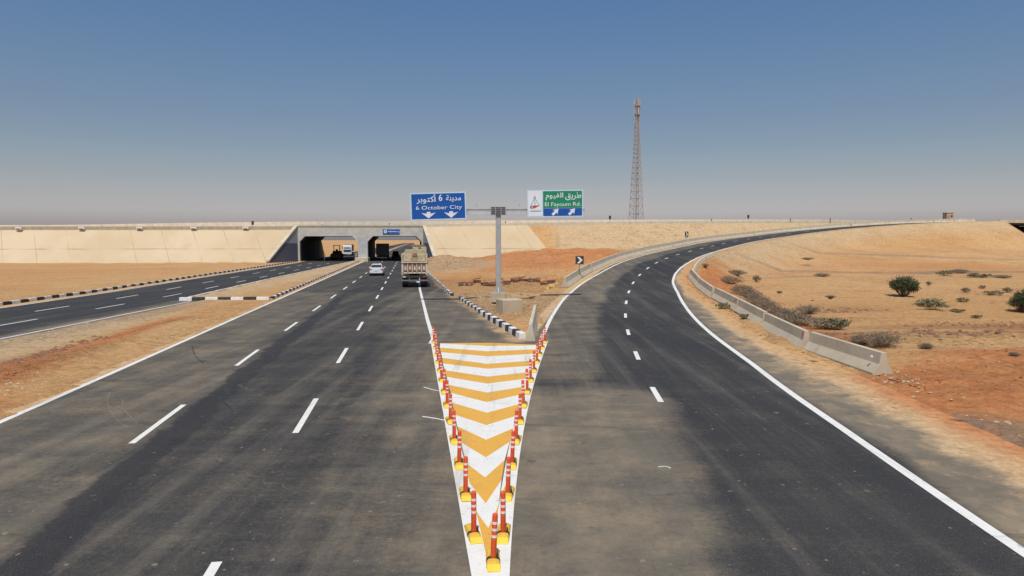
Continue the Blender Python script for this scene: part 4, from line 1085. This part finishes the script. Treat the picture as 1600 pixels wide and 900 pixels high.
def loft(name, secs, mat, parent, smooth=True):
    """secs: list of (y, [(x,z)...]) same count, left-right full loops"""
    mb = MB(); n = len(secs[0][1]); rings = [[(x, y, z) for x, z in pr] for y, pr in secs]
    for a, b in zip(rings[:-1], rings[1:]):
        for i in range(n): j = (i+1) % n; mb.face([a[i], a[j], b[j], b[i]])
    mb.face(rings[0][::-1]); mb.face(rings[-1])
    o = mb.build(name, mat, parent, bevel=.03 if not smooth else 0)
    return o
def make_sedan(loc, rz, label):
    r = empty('car', loc, rz, label, 'car')        # rear faces -Y
    def ring(hw, z0, zb, zt, tw):
        return [(-hw*.93, z0), (hw*.93, z0), (hw, z0+.16), (hw, zb-.10), (hw*.95, zb), (tw, zt), (-tw, zt), (-hw*.95, zb), (-hw, zb-.10), (-hw, z0+.16)]
    body = [(-2.28, ring(.78, .34, .86, .98, .66)), (-2.18, ring(.86, .26, .90, 1.03, .70)), (-1.75, ring(.90, .22, .92, 1.06, .72)),
            (-1.2, ring(.91, .20, .93, .97, .78)), (0, ring(.91, .20, .92, .95, .78)), (1.0, ring(.91, .20, .90, .94, .76)), (1.9, ring(.88, .22, .80, .86, .70)), (2.3, ring(.74, .32, .62, .70, .58))]
    loft('body', body, M['car_white'], r)
    cab = [(-1.72, [(-.74, .95), (.74, .95), (.70, 1.04), (-.70, 1.04)]), (-1.05, [(-.80, .92), (.80, .92), (.60, 1.40), (-.60, 1.40)]),
           (-.6, [(-.82, .92), (.82, .92), (.60, 1.47), (-.60, 1.47)]), (.25, [(-.82, .92), (.82, .92), (.60, 1.47), (-.60, 1.47)]), (1.15, [(-.78, .90), (.78, .90), (.68, .98), (-.68, .98)])]
    g_ = loft('cabin_glass', cab, M['glass'], r)
    rf = MB(); rf.hexa([(-.61,-1.0,1.405),(.61,-1.0,1.405),(.59,.3,1.455),(-.59,.3,1.455),(-.60,-.95,1.46),(.60,-.95,1.46),(.58,.3,1.50),(-.58,.3,1.50)])
    rf.build('roof', M['car_white'], r, bevel=.02)
    for s_ in (-1, 1):
        pl_ = MB(); pl_.face([(s_*.745,-1.74,.99),(s_*.68,-1.74,1.05),(s_*.60,-1.0,1.44),(s_*.66,-1.0,1.40)]); pl_.build('pillar', M['car_white'], r)
        t_ = MB(); t_.box(s_*.72-.15, s_*.72+.15, -2.30, -2.10, .74, .90); t_.build('tail_light', M['tail'], r, bevel=.02)
        mm = MB(); mm.box(s_*.98-.10, s_*.98+.10, .55, .68, .92, 1.06); mm.build('mirror', M['car_white'], r, bevel=.02)
        for y in (-1.42, 1.42): wheel(r, s_*.80, y, .32, .21)
    MB().box(-.82, .82, -2.325, -2.2, .24, .36).build('lower_bumper', M['rubber'], r, bevel=.02)
    MB().box(-.25, .25, -2.31, -2.27, .62, .74).build('number_plate', M['plate'], r)
    return r
hd_ = math.atan(.1443)
cp = at(584, 431)
make_sedan((cp[0], cp[1]+2.2, .004), hd_, 'white saloon car driving away in the left lane towards the underpass')

def make_dump(loc, rz, label, front=False, s=1.0):
    r = empty('dump_truck', loc, rz, label, 'truck')   # rear at y=0, forward +Y
    # tub with sloped tailgate
    t_ = MB(); W = 1.22
    t_.hexa([(-W,.18,1.45),(W,.18,1.45),(W,5.2,1.45),(-W,5.2,1.45),(-W,.02,3.28),(W,.02,3.28),(W,5.2,3.28),(-W,5.2,3.28)])
    tub = t_.build('tub', M['truck_cream'], r, bevel=.02)
    fr_ = MB()
    for x in (-W-.03, W-.07): fr_.hexa([(x,.02,1.2),(x+.10,.02,1.2),(x+.10,.3,1.2),(x,.3,1.2),(x,-.08,3.32),(x+.10,-.08,3.32),(x+.10,.12,3.32),(x,.12,3.32)])
    fr_.box(-W, W, -.10, .12, 2.42, 2.52); fr_.box(-W, W, .04, .24, 1.38, 1.52)
    fr_.build('frame', M['truck_white'], tub)
    # upper tailgate: two pale panels with a rusty centre; lower slatted gate
    MB().box(-1.02, -.28, -.035, .06, 2.56, 3.2).build('panel', M['truck_cream'], tub, bevel=.015)
    MB().box(.30, 1.04, -.035, .06, 2.56, 3.2).build('panel', M['truck_cream'], tub, bevel=.015)
    MB().box(-.24, .26, -.01, .06, 2.56, 3.05).build('rusty_panel', M['rock'], tub, bevel=.015)
    MB().box(-.18, .26, -.06, .05, 3.05, 3.36).build('latch_plate', M['truck_red'], tub)
    lw = MB()
    for k in range(6): lw.box(-1.15+k*.445, -1.15+k*.445+.09, -.02, .15, 1.55, 2.40)
    lw.build('gate_bars', M['truck_white'], tub)
    lw = MB()
    for k in range(5):
        x = -1.02+k*.445; lw.box(x, x+.30, .0, .14, 1.62, 2.32)
    lw.build('gate_boards', M['truck_red'], tub)
    lw = MB()
    for k in range(5):
        x = -1.02+k*.445+.06; lw.box(x, x+.17, -.03, .0, 1.72+.05*(k % 2), 2.05)
    lw.build('gate_plates', M['truck_white'], tub)
    # load/canopy of the tub rising behind
    MB().prism([(-1.1, 3.28), (-.88, 3.66), (.98, 3.66), (1.14, 3.28)], .9, 5.0, 'Y').build('load_cover', M['truck_grey'] if front else simple('sandy_load', (0.36, 0.32, 0.20), .9), tub)
    # cab ahead
    cb = MB(); cb.prism([(5.35, .75), (7.35, .75), (7.4, 1.9), (7.15, 3.0), (5.4, 3.05)], -1.18, 1.18, 'X'); cab = cb.build('cab', M['truck_cream'], r, bevel=.06)
    MB().box(-.85, .85, 7.22, 7.30, 2.0, 2.8).build('windscreen', M['glass'], cab)
    MB().box(-1.45, -1.22, 6.9, 7.0, 1.9, 2.5).build('mirror', M['truck_dark'], cab); MB().box(1.22, 1.45, 6.9, 7.0, 1.9, 2.5).build('mirror', M['truck_dark'], cab)
    ch = MB(); ch.box(-.45, .45, .35, 7.0, .75, 1.2); ch.box(-1.15, 1.15, .12, .35, .95, 1.18); ch.build('chassis', M['truck_dark'], r)
    MB().box(-1.2, 1.2, .02, .2, .62, .76).build('rear_bumper', M['truck_grey'], r, bevel=.02)
    for s_ in (-1, 1):
        fl = MB(); fl.box(s_*.86-.3, s_*.86+.3, .30, .34, .35, 1.1); fl.build('mud_flap', M['rubber'], r)
        MB().box(s_*1.0-.14, s_*1.0+.14, -.0, .05, 1.0, 1.12).build('tail_light', M['plate'] if s_ < 0 else M['tail'], r)
        for y in (1.2, 2.55):
            wheel(r, s_*.93, y, .52, .56)
        wheel(r, s_*1.02, 6.2, .52, .32)
    MB().box(.18, .48, -.03, .0, .5, .62).build('number_plate', M['white_sign'], r)
    return r
tp = at(648, 449.5)
make_dump((tp[0], tp[1], .004), hd_, 'old cream and rust-red dump truck seen from behind in the right lane')
tp = at(643, 417)
make_dump((tp[0]+.15, 126, .004), hd_, 'second dump truck just ahead of the cream one, entering the underpass', True)

def make_box_truck(loc, rz, label):
    r = empty('box_truck', loc, rz, label, 'truck')
    MB().box(-1.3, 1.3, 0, 7.0, 1.1, 3.75).build('cargo_box', M['truck_dark'], r, bevel=.04)
    MB().box(-1.2, 1.2, 7.1, 9.0, .7, 3.0).build('cab', M['truck_dark'], r, bevel=.08)
    MB().box(-1.15, 1.15, .1, .3, .6, .75).build('rear_bumper', M['galv'], r)
    MB().box(-.45, .45, .3, 8.5, .7, 1.08).build('chassis', M['truck_dark'], r)
    for s_ in (-1, 1):
        for y in (1.4, 2.6, 7.9): wheel(r, s_*1.0, y, .5, .4)
    return r
p = at(600, 405); make_box_truck((-28.6, 150.5, .004), hd_, 'dark box truck inside the right underpass opening, in its left lane')
def make_suv(loc, rz, label):
    r = empty('suv', loc, rz, label, 'car')
    ring = lambda hw, z0, z1: [(-hw, z0), (hw, z0), (hw, z1), (-hw, z1)]
    b = MB(); b.box(-.88, .88, 0, 4.4, .35, 1.05); b.build('body', M['truck_dark'], r, bevel=.08)
    b = MB(); b.hexa([(-.85,.05,1.05),(.85,.05,1.05),(.85,3.3,1.05),(-.85,3.3,1.05),(-.68,.3,1.85),(.68,.3,1.85),(.68,2.7,1.85),(-.68,2.7,1.85)]); b.build('cabin', M['glass'], r, bevel=.05)
    b = MB(); b.box(-.66, .66, .35, 2.6, 1.86, 1.93); b.build('roof', M['truck_dark'], r)
    for s_ in (-1, 1):
        for y in (.85, 3.55): wheel(r, s_*.8, y, .36, .24)
        MB().box(s_*.78-.08, s_*.78+.08, -.03, .02, .8, 1.0).build('tail_light', M['tail'], r)
    MB().box(-.85, .85, -.06, .05, .4, .58).build('rear_bumper', M['rubber'], r); 
    return r
make_suv(((618.5-800)/F*160, 160, .004), hd_, 'dark off-road car inside the right underpass opening')
def make_loader(loc, rz, label):
    r = empty('wheel_loader', loc, rz, label, 'loader')     # front (bucket) towards -Y
    MB().prism([(-.2, .9), (3.2, .9), (3.3, 1.9), (1.4, 2.0), (-.2, 1.5)], -.95, .95, 'X').build('body', M['machine_dark'], r, bevel=.06)
    c = MB()
    for x in (-.7, .62):
        for y in (.2, 1.4): c.box(x, x+.08, y, y+.08, 1.6, 3.2)
    c.box(-.8, .8, .1, 1.6, 3.2, 3.32); cab = c.build('cab_frame', M['machine_dark'], r)
    MB().box(-.25, .25, .75, 1.2, 1.9, 2.4).build('seat', M['rubber'], r)
    MB().prism([(-2.4, .3), (-1.4, .2), (-1.3, 1.1), (-1.6, 1.15), (-1.7, .5)], -1.25, 1.25, 'X').build('bucket', M['machine_dark'], r)
    a = MB()
    for x in (-.55, .45): a.hexa([(x,-1.5,.7),(x+.12,-1.5,.7),(x+.12,.1,1.3),(x,.1,1.3),(x,-1.5,.9),(x+.12,-1.5,.9),(x+.12,.1,1.55),(x,.1,1.55)])
    a.build('lift_arm', M['machine_dark'], r)
    for s_ in (-1, 1):
        for y in (.1, 2.5): wheel(r, s_*1.05, y, .68, .5)
    MB().tube((.5, 2.6, 1.9), (.5, 2.6, 2.7), .05).build('exhaust', M['truck_dark'], r)
    return r
make_loader(((526-800)/F*160, 160, .004), hd_, 'wheel loader silhouetted inside the left underpass opening')
def make_tipper_front(loc, rz, label):
    r = empty('white_truck', loc, rz, label, 'truck')       # front towards -Y
    cb = MB(); cb.prism([(0, .8), (2.0, .8), (2.0, 3.1), (.45, 3.1), (.05, 2.0)], -1.2, 1.2, 'X'); cab = cb.build('cab', M['steel_blue'], r, bevel=.07)
    MB().hexa([(-1.0,.02,2.0),(1.0,.02,2.0),(1.0,.1,2.0),(-1.0,.1,2.0),(-1.0,.38,2.85),(1.0,.38,2.85),(1.0,.46,2.85),(-1.0,.46,2.85)]).build('windscreen', M['glass_pale'], cab)
    MB().box(-1.0, 1.0, -.06, -.01, 1.15, 1.7).build('grille', M['truck_dark'], cab)
    MB().box(-1.25, 1.25, -.15, .1, .45, .8).build('front_bumper', M['steel_blue'], r, bevel=.04)
    for s_ in (-1, 1):
        MB().box(s_*.95-.2, s_*.95+.2, -.18, -.155, .52, .72).build('headlight', M['white_sign'], r)
        MB().box(s_*1.4-.1, s_*1.4+.1, .1, .2, 2.0, 2.7).build('mirror', M['truck_dark'], cab)
        for y in (1.1, 4.8, 6.1): wheel(r, s_*1.0, y, .52, .4)
    MB().box(-1.22, 1.22, 2.3, 7.2, 1.3, 3.2).build('tub', M['truck_dark'], r, bevel=.04)
    MB().box(-.45, .45, 1.0, 7.0, .8, 1.2).build('chassis', M['truck_dark'], r)
    return r
make_tipper_front(((543-800)/F*196, 196, .004), hd_, 'pale truck facing the camera just beyond the left underpass opening')
mp = empty('marker_post', ((507-800)/F*150, 150, 0), 0, 'thin pale post standing inside the left underpass opening', 'marker post')
MB().tube((0,0,0), (0,0,1.2), .07, n=8).build('post', M['white_sign'], mp); MB().box(-.2, .2, -.2, .2, 0, .08).build('base', M['rubber'], mp)
# low wall beyond the left opening
lw_ = MB()
for k in range(10): lw_.box(-49-d8*0+k*4.0*.0, 0, 0, 0, 0, 0) if False else None
fw = MB(); 
for k in range(14):
    y = 186+k*6; x = -35.6+d8*(y-146)-1.3; fw.hexa([(x,y,-.05),(x+.5,y,-.05),(x+.5+d8*5.9,y+5.9,-.05),(x+d8*5.9,y+5.9,-.05),(x+.12,y,1.0),(x+.38,y,1.0),(x+.38+d8*5.9,y+5.9,1.0),(x+.12+d8*5.9,y+5.9,1.0)])
tag(fw.build('median_barrier', M['concrete']), 'grey median barrier beyond the underpass', 'barrier')

# ------------------------------------------------------------ vegetation
def shrub_mesh(seed, rad, ht, nst, nlf, lf, leaf, twig=.012, dome=True, spread=1.0):
    r = random.Random(seed); tw_, lv = MB(), MB()
    tips = []
    for k in range(nst):
        a = r.uniform(0, 2*math.pi); q = math.sqrt(r.random())*spread; 
        tx2, ty2 = rad*q*math.cos(a), rad*q*math.sin(a); tz = ht*(math.sqrt(max(0, 1-.75*q*q)))*r.uniform(.65, 1.08)
        b0 = Vector((tx2*.15, ty2*.15, -.05)); m1 = Vector((tx2*.55, ty2*.55, tz*.55))+Vector((r.uniform(-.08,.08), r.uniform(-.08,.08), 0))*rad; e = Vector((tx2, ty2, tz))
        tw_.tube(b0, m1, twig, twig*.7, 3, caps=False); tw_.tube(m1, e, twig*.7, twig*.3, 3, caps=False); tips.append((m1, e))
        for _ in range(2):
            m3 = m1.lerp(e, r.uniform(.1, .7)); e2 = m3+Vector((r.uniform(-1,1)*rad*.3, r.uniform(-1,1)*rad*.3, r.uniform(.05, .35)*ht)); tw_.tube(m3, e2, twig*.5, twig*.2, 3, caps=False); tips.append((m3, e2))
    for k in range(nlf):
        m1, e = r.choice(tips); p = m1.lerp(e, r.uniform(.15, 1.08))+Vector((r.gauss(0, .07*rad), r.gauss(0, .07*rad), r.gauss(0, .05*ht)))
        if p.z < .01: p.z = .02
        u = Vector((r.gauss(0,1), r.gauss(0,1), r.gauss(0,1))).normalized(); v = u.cross(Vector((r.gauss(0,1), r.gauss(0,1), r.gauss(0,1)))).normalized()
        s_ = lf*r.uniform(.6, 1.4); lv.face([p-u*s_, p+v*s_*.45, p+u*s_, p-v*s_*.45])
    return tw_, lv
def shrub(px, py, wpx, hpx, kind, label, seed, dz=0):
    # find the ground point under this pixel
    z = 0.0
    for _ in range(25):
        if z > 4.4: z = 4.4
        p = at(px, py, z); z = .6*z+.4*gz(p[0], p[1])
    D_ = p[1]; rad = wpx/2*D_/F*1.08; ht = hpx*D_/F*(.72 if kind == 'dry' else 1.05)
    r = empty('shrub', (p[0], p[1], z), rnd.uniform(0, 6), label, 'shrub', {'green': 'green desert bushes', 'dry': 'dry grey bushes', 'mid': 'dusty low green shrubs'}[kind])
    if kind == 'green': tw_, lv = shrub_mesh(seed, rad, ht, 90, 9000 if rad > .8 else 1200, rad*.05, 0, .02)
    elif kind == 'dry': tw_, lv = shrub_mesh(seed, rad, ht, 170, 1300, rad*.040, 0, .007)
    else: tw_, lv = shrub_mesh(seed, rad, ht, 30, 420, rad*.10, 0, .010)
    mt = {'green': M['leaf_green'], 'dry': M['leaf_dry'], 'mid': M['leaf_mid']}[kind]
    tw_.build('stems', M['bark'] if kind != 'dry' else M['leaf_dry'], r, fix=False); lv.build('foliage', mt, r, fix=False)
    return r
BU = [(1411,463,42,28,'green','dense dark green round bush in the open sand field'),
      (1598,487,38,30,'green','dark green bush cut off by the right edge'),
      (1456,484,48,16,'mid','sprawling dusty shrub with bare twigs right of the round green bush'),
      (1377,542,58,34,'dry','large dry grey bush behind the free end of the inner barriers'),
      (1290,514,62,26,'dry','dry bush with a greenish side behind the second inner barrier'),
      (1252,508,56,26,'dry','grey dry bush left of the greenish one behind the barriers'),
      (1215,496,50,24,'dry','grey dry bush behind the third inner barrier'),
      (1183,476,44,22,'dry','grey dry bush behind the fourth inner barrier'),
      (1160,459,42,20,'dry','grey dry bush behind the fifth inner barrier'),
      (1141,444,40,18,'dry','low grey bush near the bend of the inner barriers'),
      (1233,503,50,26,'dry','tangled grey bush between the second and third inner barriers'),
      (1198,486,44,24,'dry','tangled grey bush between the third and fourth inner barriers'),
      (1171,467,40,22,'dry','tangled grey bush between the fourth and fifth inner barriers'),
      (1308,516,40,18,'mid','olive green side of the bush belt nearest the free barrier end'),
      (1262,490,40,18,'dry','dry bush at the field side of the bush belt'),
      (1345,538,36,22,'dry','wispy dry bush just left of the large dry grey one'),
      (1150,430,34,12,'dry','dark low twiggy bush just past the bend'),
      (1182,441,16,10,'mid','small dark tuft right of the bend'),
      (1203,378,14,9,'green','small dark bush on the bank edge beside the upper ramp'),
      (1102,418,12,9,'dry','tiny dry bush beside the bend line'),
      (1361,388,15,8,'green','small dark bush on the middle sand slope'),
      (1477,431,24,8,'mid','low green tuft mound in the middle of the field'),
      (1500,427,28,9,'dry','dark dry mound beside the low green tuft mound'),
      (1285,432,26,7,'dry','low dark mound in the left part of the field'),
      (1451,446,11,6,'mid','small tuft right of the round bush top'),
      (1509,457,15,7,'mid','small green tuft in the middle right field'),
      (1504,472,18,7,'mid','round green tuft below the middle right one'),
      (1535,451,12,5,'mid','small tuft left of the long one near the right edge'),
      (1552,461,26,7,'mid','long low green tuft near the right edge'),
      (1573,457,16,8,'mid','thin twiggy tuft near the right edge'),
      (1495,488,24,5,'mid','flat tuft below the sprawling shrub'),
      (1527,497,18,5,'mid','flat green tuft in the lower right field'),
      (1446,545,24,13,'dry','small dry bush right of the large dry grey one'),
      (1585,556,18,8,'dry','pale twig clump on the red mound at right'),
      (1130,483,24,10,'mid','weeds at the road side foot of the third inner barrier'),
      (1165,499,22,9,'mid','weeds at the road side foot of the second-bend barrier'),
      (890,378,13,8,'dry','lone dark bush on the earth bank right of the paved slope'),
      (1428,353,9,4,'green','tiny bush on the bank crest near the ramp end'),
      (1438,352,8,4,'green','second tiny bush on the bank crest near the ramp end'),
      (1530,434,34,6,'mid','long greenish strip of scrub in the far field'),
      (1565,434,30,6,'dry','dry strip of scrub in the far right field'),
      (1218,458,10,5,'dry','tiny dark clump left of the field centre'),
      (1262,400,20,5,'dry','low dark scrub on the slope below the upper ramp'),
      (1300,387,16,5,'dry','dry scrub above the field near the ramp slope'),
      (690,476,7,3,'dry','tiny dry tuft left of the gantry'),
      (145,404,9,3,'dry','small tuft at the foot of the left paved slope'),
      (187,404,6,3,'dry','dark small tuft at the foot of the left paved slope'),
      (293,404,7,4,'dry','round tuft at the foot of the slope, left of the underpass')]
for k, b in enumerate(BU): shrub(*b, seed=100+k)

# ------------------------------------------------------------ rubble
def rock_mesh(seed, sx, sy, sz, mat, name):
    r = random.Random(seed); bm = bmesh.new(); bmesh.ops.create_icosphere(bm, subdivisions=2, radius=1)
    for v in bm.verts:
        n_ = .78+.35*float(fbm(v.co.x*1.3+seed, v.co.y*1.3+v.co.z, 1.0, 3, 3)); v.co = Vector((v.co.x*sx*n_, v.co.y*sy*n_, max(-.25, v.co.z)*sz*n_))
    me = bpy.data.meshes.new(name); bm.to_mesh(me); bm.free(); me.materials.append(mat)
    o = bpy.data.objects.new(name, me); sc.collection.objects.link(o); return o
# low row of broken brick slabs
bx = list(np.linspace(722, 862, 13))
for k, px in enumerate(bx):
    p = at(px, 440-.012*(px-722)+rnd.uniform(-1, 1.2), .45); w = 13.2*p[1]/F; g0 = gz(p[0], p[1])
    r = empty('brick_stack', (p[0], p[1], g0-.05), R(rnd.uniform(-8, 10)), f'low dark red brick stack behind the gantry post, {ORD[k]} from the left of its row', 'brick stack', 'row of low dark brick stacks')
    mb = MB(); nx = 3
    for c in range(nx):
        for l in range(2):
            if rnd.random() < .12: continue
            x = -w*.42+c*w*.29; mb.box(x, x+w*.26, -.25+rnd.uniform(-.05,.05), .3, .0+l*.16, .14+l*.16)
    mb.build('bricks', M['brick'] if k % 3 else M['brick_grey'], r, bevel=.015)
    mb = MB(); mb.hexa([(-w*.5,-.3,.33),(w*.42,-.26,.34+.07*(k%3)),(w*.42,.3,.38+.07*(k%3)),(-w*.5,.3,.33),(-w*.5,-.3,.38),(w*.42,-.26,.40+.07*(k%3)),(w*.42,.3,.44+.07*(k%3)),(-w*.5,.3,.38)]); mb.build('cover_slab', M['brick'], r)
place = ['beside the far kerb run', 'in the sand left of the gantry', 'behind the gantry post', 'right of the gantry footing', 'on the sand before the lying barrier', 'near the ramp shoulder']
RK = [(750,466,9,5),(757,468,5,3),(852,456,7,4),(857,480,9,5),(868,477,8,5),(875,474,7,4),(862,484,6,3),(812,459,12,4),(822,455,9,4),(836,452,8,4),(785,506,5,3),(792,511,6,4),(797,516,5,3),
      (806,492,7,4),(782,482,4,2),(760,480,4,3),(742,455,5,3),(735,447,6,3),(848,466,5,3),(870,468,6,3),(790,498,4,3),(775,500,4,3),(720,449,4,2),(704,431,5,3),(712,420,6,3),(696,415,7,4),(726,428,5,3),
      (1255,551,5,3),(1232,536,4,3),(1228,540,3,2),(1445,580,4,3),(1430,570,4,2),(1480,571,5,3),(1560,566,6,3),(1500,588,4,3),(1468,598,4,3),(1415,587,5,4),(1395,596,3,3),(1525,610,4,3),(1540,545,8,4),(1520,538,7,4),(1560,520,10,4),(1580,531,9,5),(1535,523,7,3),(1470,530,8,4),(1485,536,7,4),(1440,524,6,4),
      (1500,517,6,3),(1575,508,7,3),(1545,510,8,3),(1415,490,6,3),(1483,490,7,3),(1493,493,5,3),(1550,474,7,2),(1330,470,4,2),(1270,470,5,3)]
for k, (px, py, w, h_) in enumerate(RK):
    z = 0.0
    for _ in range(12): p = at(px, py, z); z = .5*z+.5*gz(p[0], p[1])
    q = p[1]/F
    mt = M['rock'] if px < 1250 or px > 1430 and k % 3 == 0 else (M['brick'] if k % 2 else M['rock'])
    o = rock_mesh(k, w*q*.55, w*q*.45, h_*q*.8, mt, 'stone'); o.location = (p[0], p[1], z); o.rotation_euler = (0, 0, rnd.uniform(0, 6))
    where = ('among the rubble round the gantry foot' if px < 900 else ('on the shoulder by the inner barriers' if px < 1260 else ('on the fresh red earth at right' if py > 560 else 'scattered in the sand field at right')))
    tag(o, f'{"small" if w < 6 else "larger"} broken stone {where}', 'stone', 'stones '+where)
# yellow rubble heap
for k in range(9):
    px, py = 862+rnd.uniform(-9, 14), 449+rnd.uniform(-3, 4); p = at(px, py, .35); z = gz(p[0], p[1])
    o = rock_mesh(200+k, .35, .3, .3, M['yellow_rubble'], 'stone'); o.location = (p[0], p[1], z); o.rotation_euler = (0,0,k)
    tag(o, 'yellow broken stone in the heap by the near end of the outer barrier', 'stone', 'yellow stones by the outer barrier end')

# ------------------------------------------------------------ loose clods and gravel (nobody could count them)
def scatter(name, areas, n, smin, smax, mat, seed):
    r = random.Random(seed); pts = []
    for (x, y, a, b, ang, w) in areas:
        m = int(n*w); c, s_ = math.cos(ang), math.sin(ang)
        for _ in range(m):
            u, v = r.gauss(0, .5)*a, r.gauss(0, .5)*b; pts.append((x+u*c-v*s_, y+u*s_+v*c))
    P = np.array(pts); Z = terrain_z(P[:, :1], P[:, 1:])[:, 0]
    near = np.array([float(line0(y))-.7 for y in P[:, 1]])
    I_, off_ = near_station(P[:, 0], P[:, 1])
    base = [(1,0,0),(.4,.9,.1),(-.8,.6,0),(-.9,-.5,.1),(.1,-1,0),(.8,-.7,.1),(.3,.1,.9),(-.35,-.15,.75)]
    fc = [(0,1,6),(1,2,6),(2,7,6),(2,3,7),(3,4,7),(4,5,7),(5,6,7),(5,0,6)]
    mb = MB()
    for (x, y), z, o_ in zip(pts, Z, off_):
        if name == 'joint_soil': z = float(RD[int(near_station([x], [y])[0][0]), 2])+.005
        if z < -.05: continue
        s_ = smin+(smax-smin)*r.random()**3; a = r.uniform(0, 6.28); c, d = math.cos(a), math.sin(a); fl = r.uniform(.4, .9)
        b0 = len(mb.v)
        for (u, v, w) in base:
            u *= s_*r.uniform(.7, 1.3); v *= s_*r.uniform(.6, 1.1); mb.v.append((x+u*c-v*d, y+u*d+v*c, z-.01+w*s_*fl))
        for f in fc: mb.f.append(tuple(b0+k for k in f)); mb.m.append(0)
    o = mb.build(name, mat, fix=False); o['kind'] = 'stuff'
    return o
M['clod_red'] = concrete('red_soil_clod', (0.36, 0.135, 0.055), .4)
M['clod_tan'] = concrete('tan_gravel', (0.44, 0.33, 0.21), .4)
M['clod_dark'] = concrete('dark_soil_clod', (0.22, 0.105, 0.06), .4)
scatter('soil_clods', [(16, 22, 5, 3, .2, .8), (19, 26, 4, 2, .1, .5), (13.4, 22.6, 1.5, 1.6, .2, .3), (-17.3, 23, .9, 7, .14, .8), (-18.8, 32, .6, 6, .06, .5), (20, 64, 2, 14, -.25, .25)], 900, .012, .085, M['clod_red'], 1)
scatter('joint_soil', [(P[k][0]-.1, P[k][1], .5, .5, 0, .12) for k in range(1, 7)]+[(P[k][0]-.1, (P[k][1]+P[k+1][1])/2, .35, 3, 0, .12) for k in range(6)], 500, .015, .09, M['clod_red'], 9)
scatter('dark_clods', [(18.5, 31.5, 6, 1.3, .05, .6), (27, 37, 8, 1.5, .1, .6), (21, 44, 3, 1.6, .2, .4), (-18.9, 27, .5, 5, .1, .4), (-17.6, 21, .5, 4, .1, .3), (-2, 52, 4, 9, .2, .5), (-10, 112, 6, 14, 0, .5), (0, 76, 9, 6, 0, .4), (30, 150, 14, 5, .3, .5), (50, 148, 10, 5, .3, .4)], 650, .02, .17, M['clod_dark'], 2)
scatter('loose_gravel', [(-1, 45, 4, 9, -.2, .9), (-8, 70, 6, 12, .2, .7), (12.9, 24, .8, 5, 0, .4), (13.4, 34, .7, 9, -.08, .5), (11.4, 15, 1.5, 4, 0, .5), (-22.5, 34, 1.2, 12, .0, .7), (-15.5, 19.5, .8, 4, .2, .4), (35, 50, 14, 10, 0, .5)], 800, .01, .09, M['clod_tan'], 3)
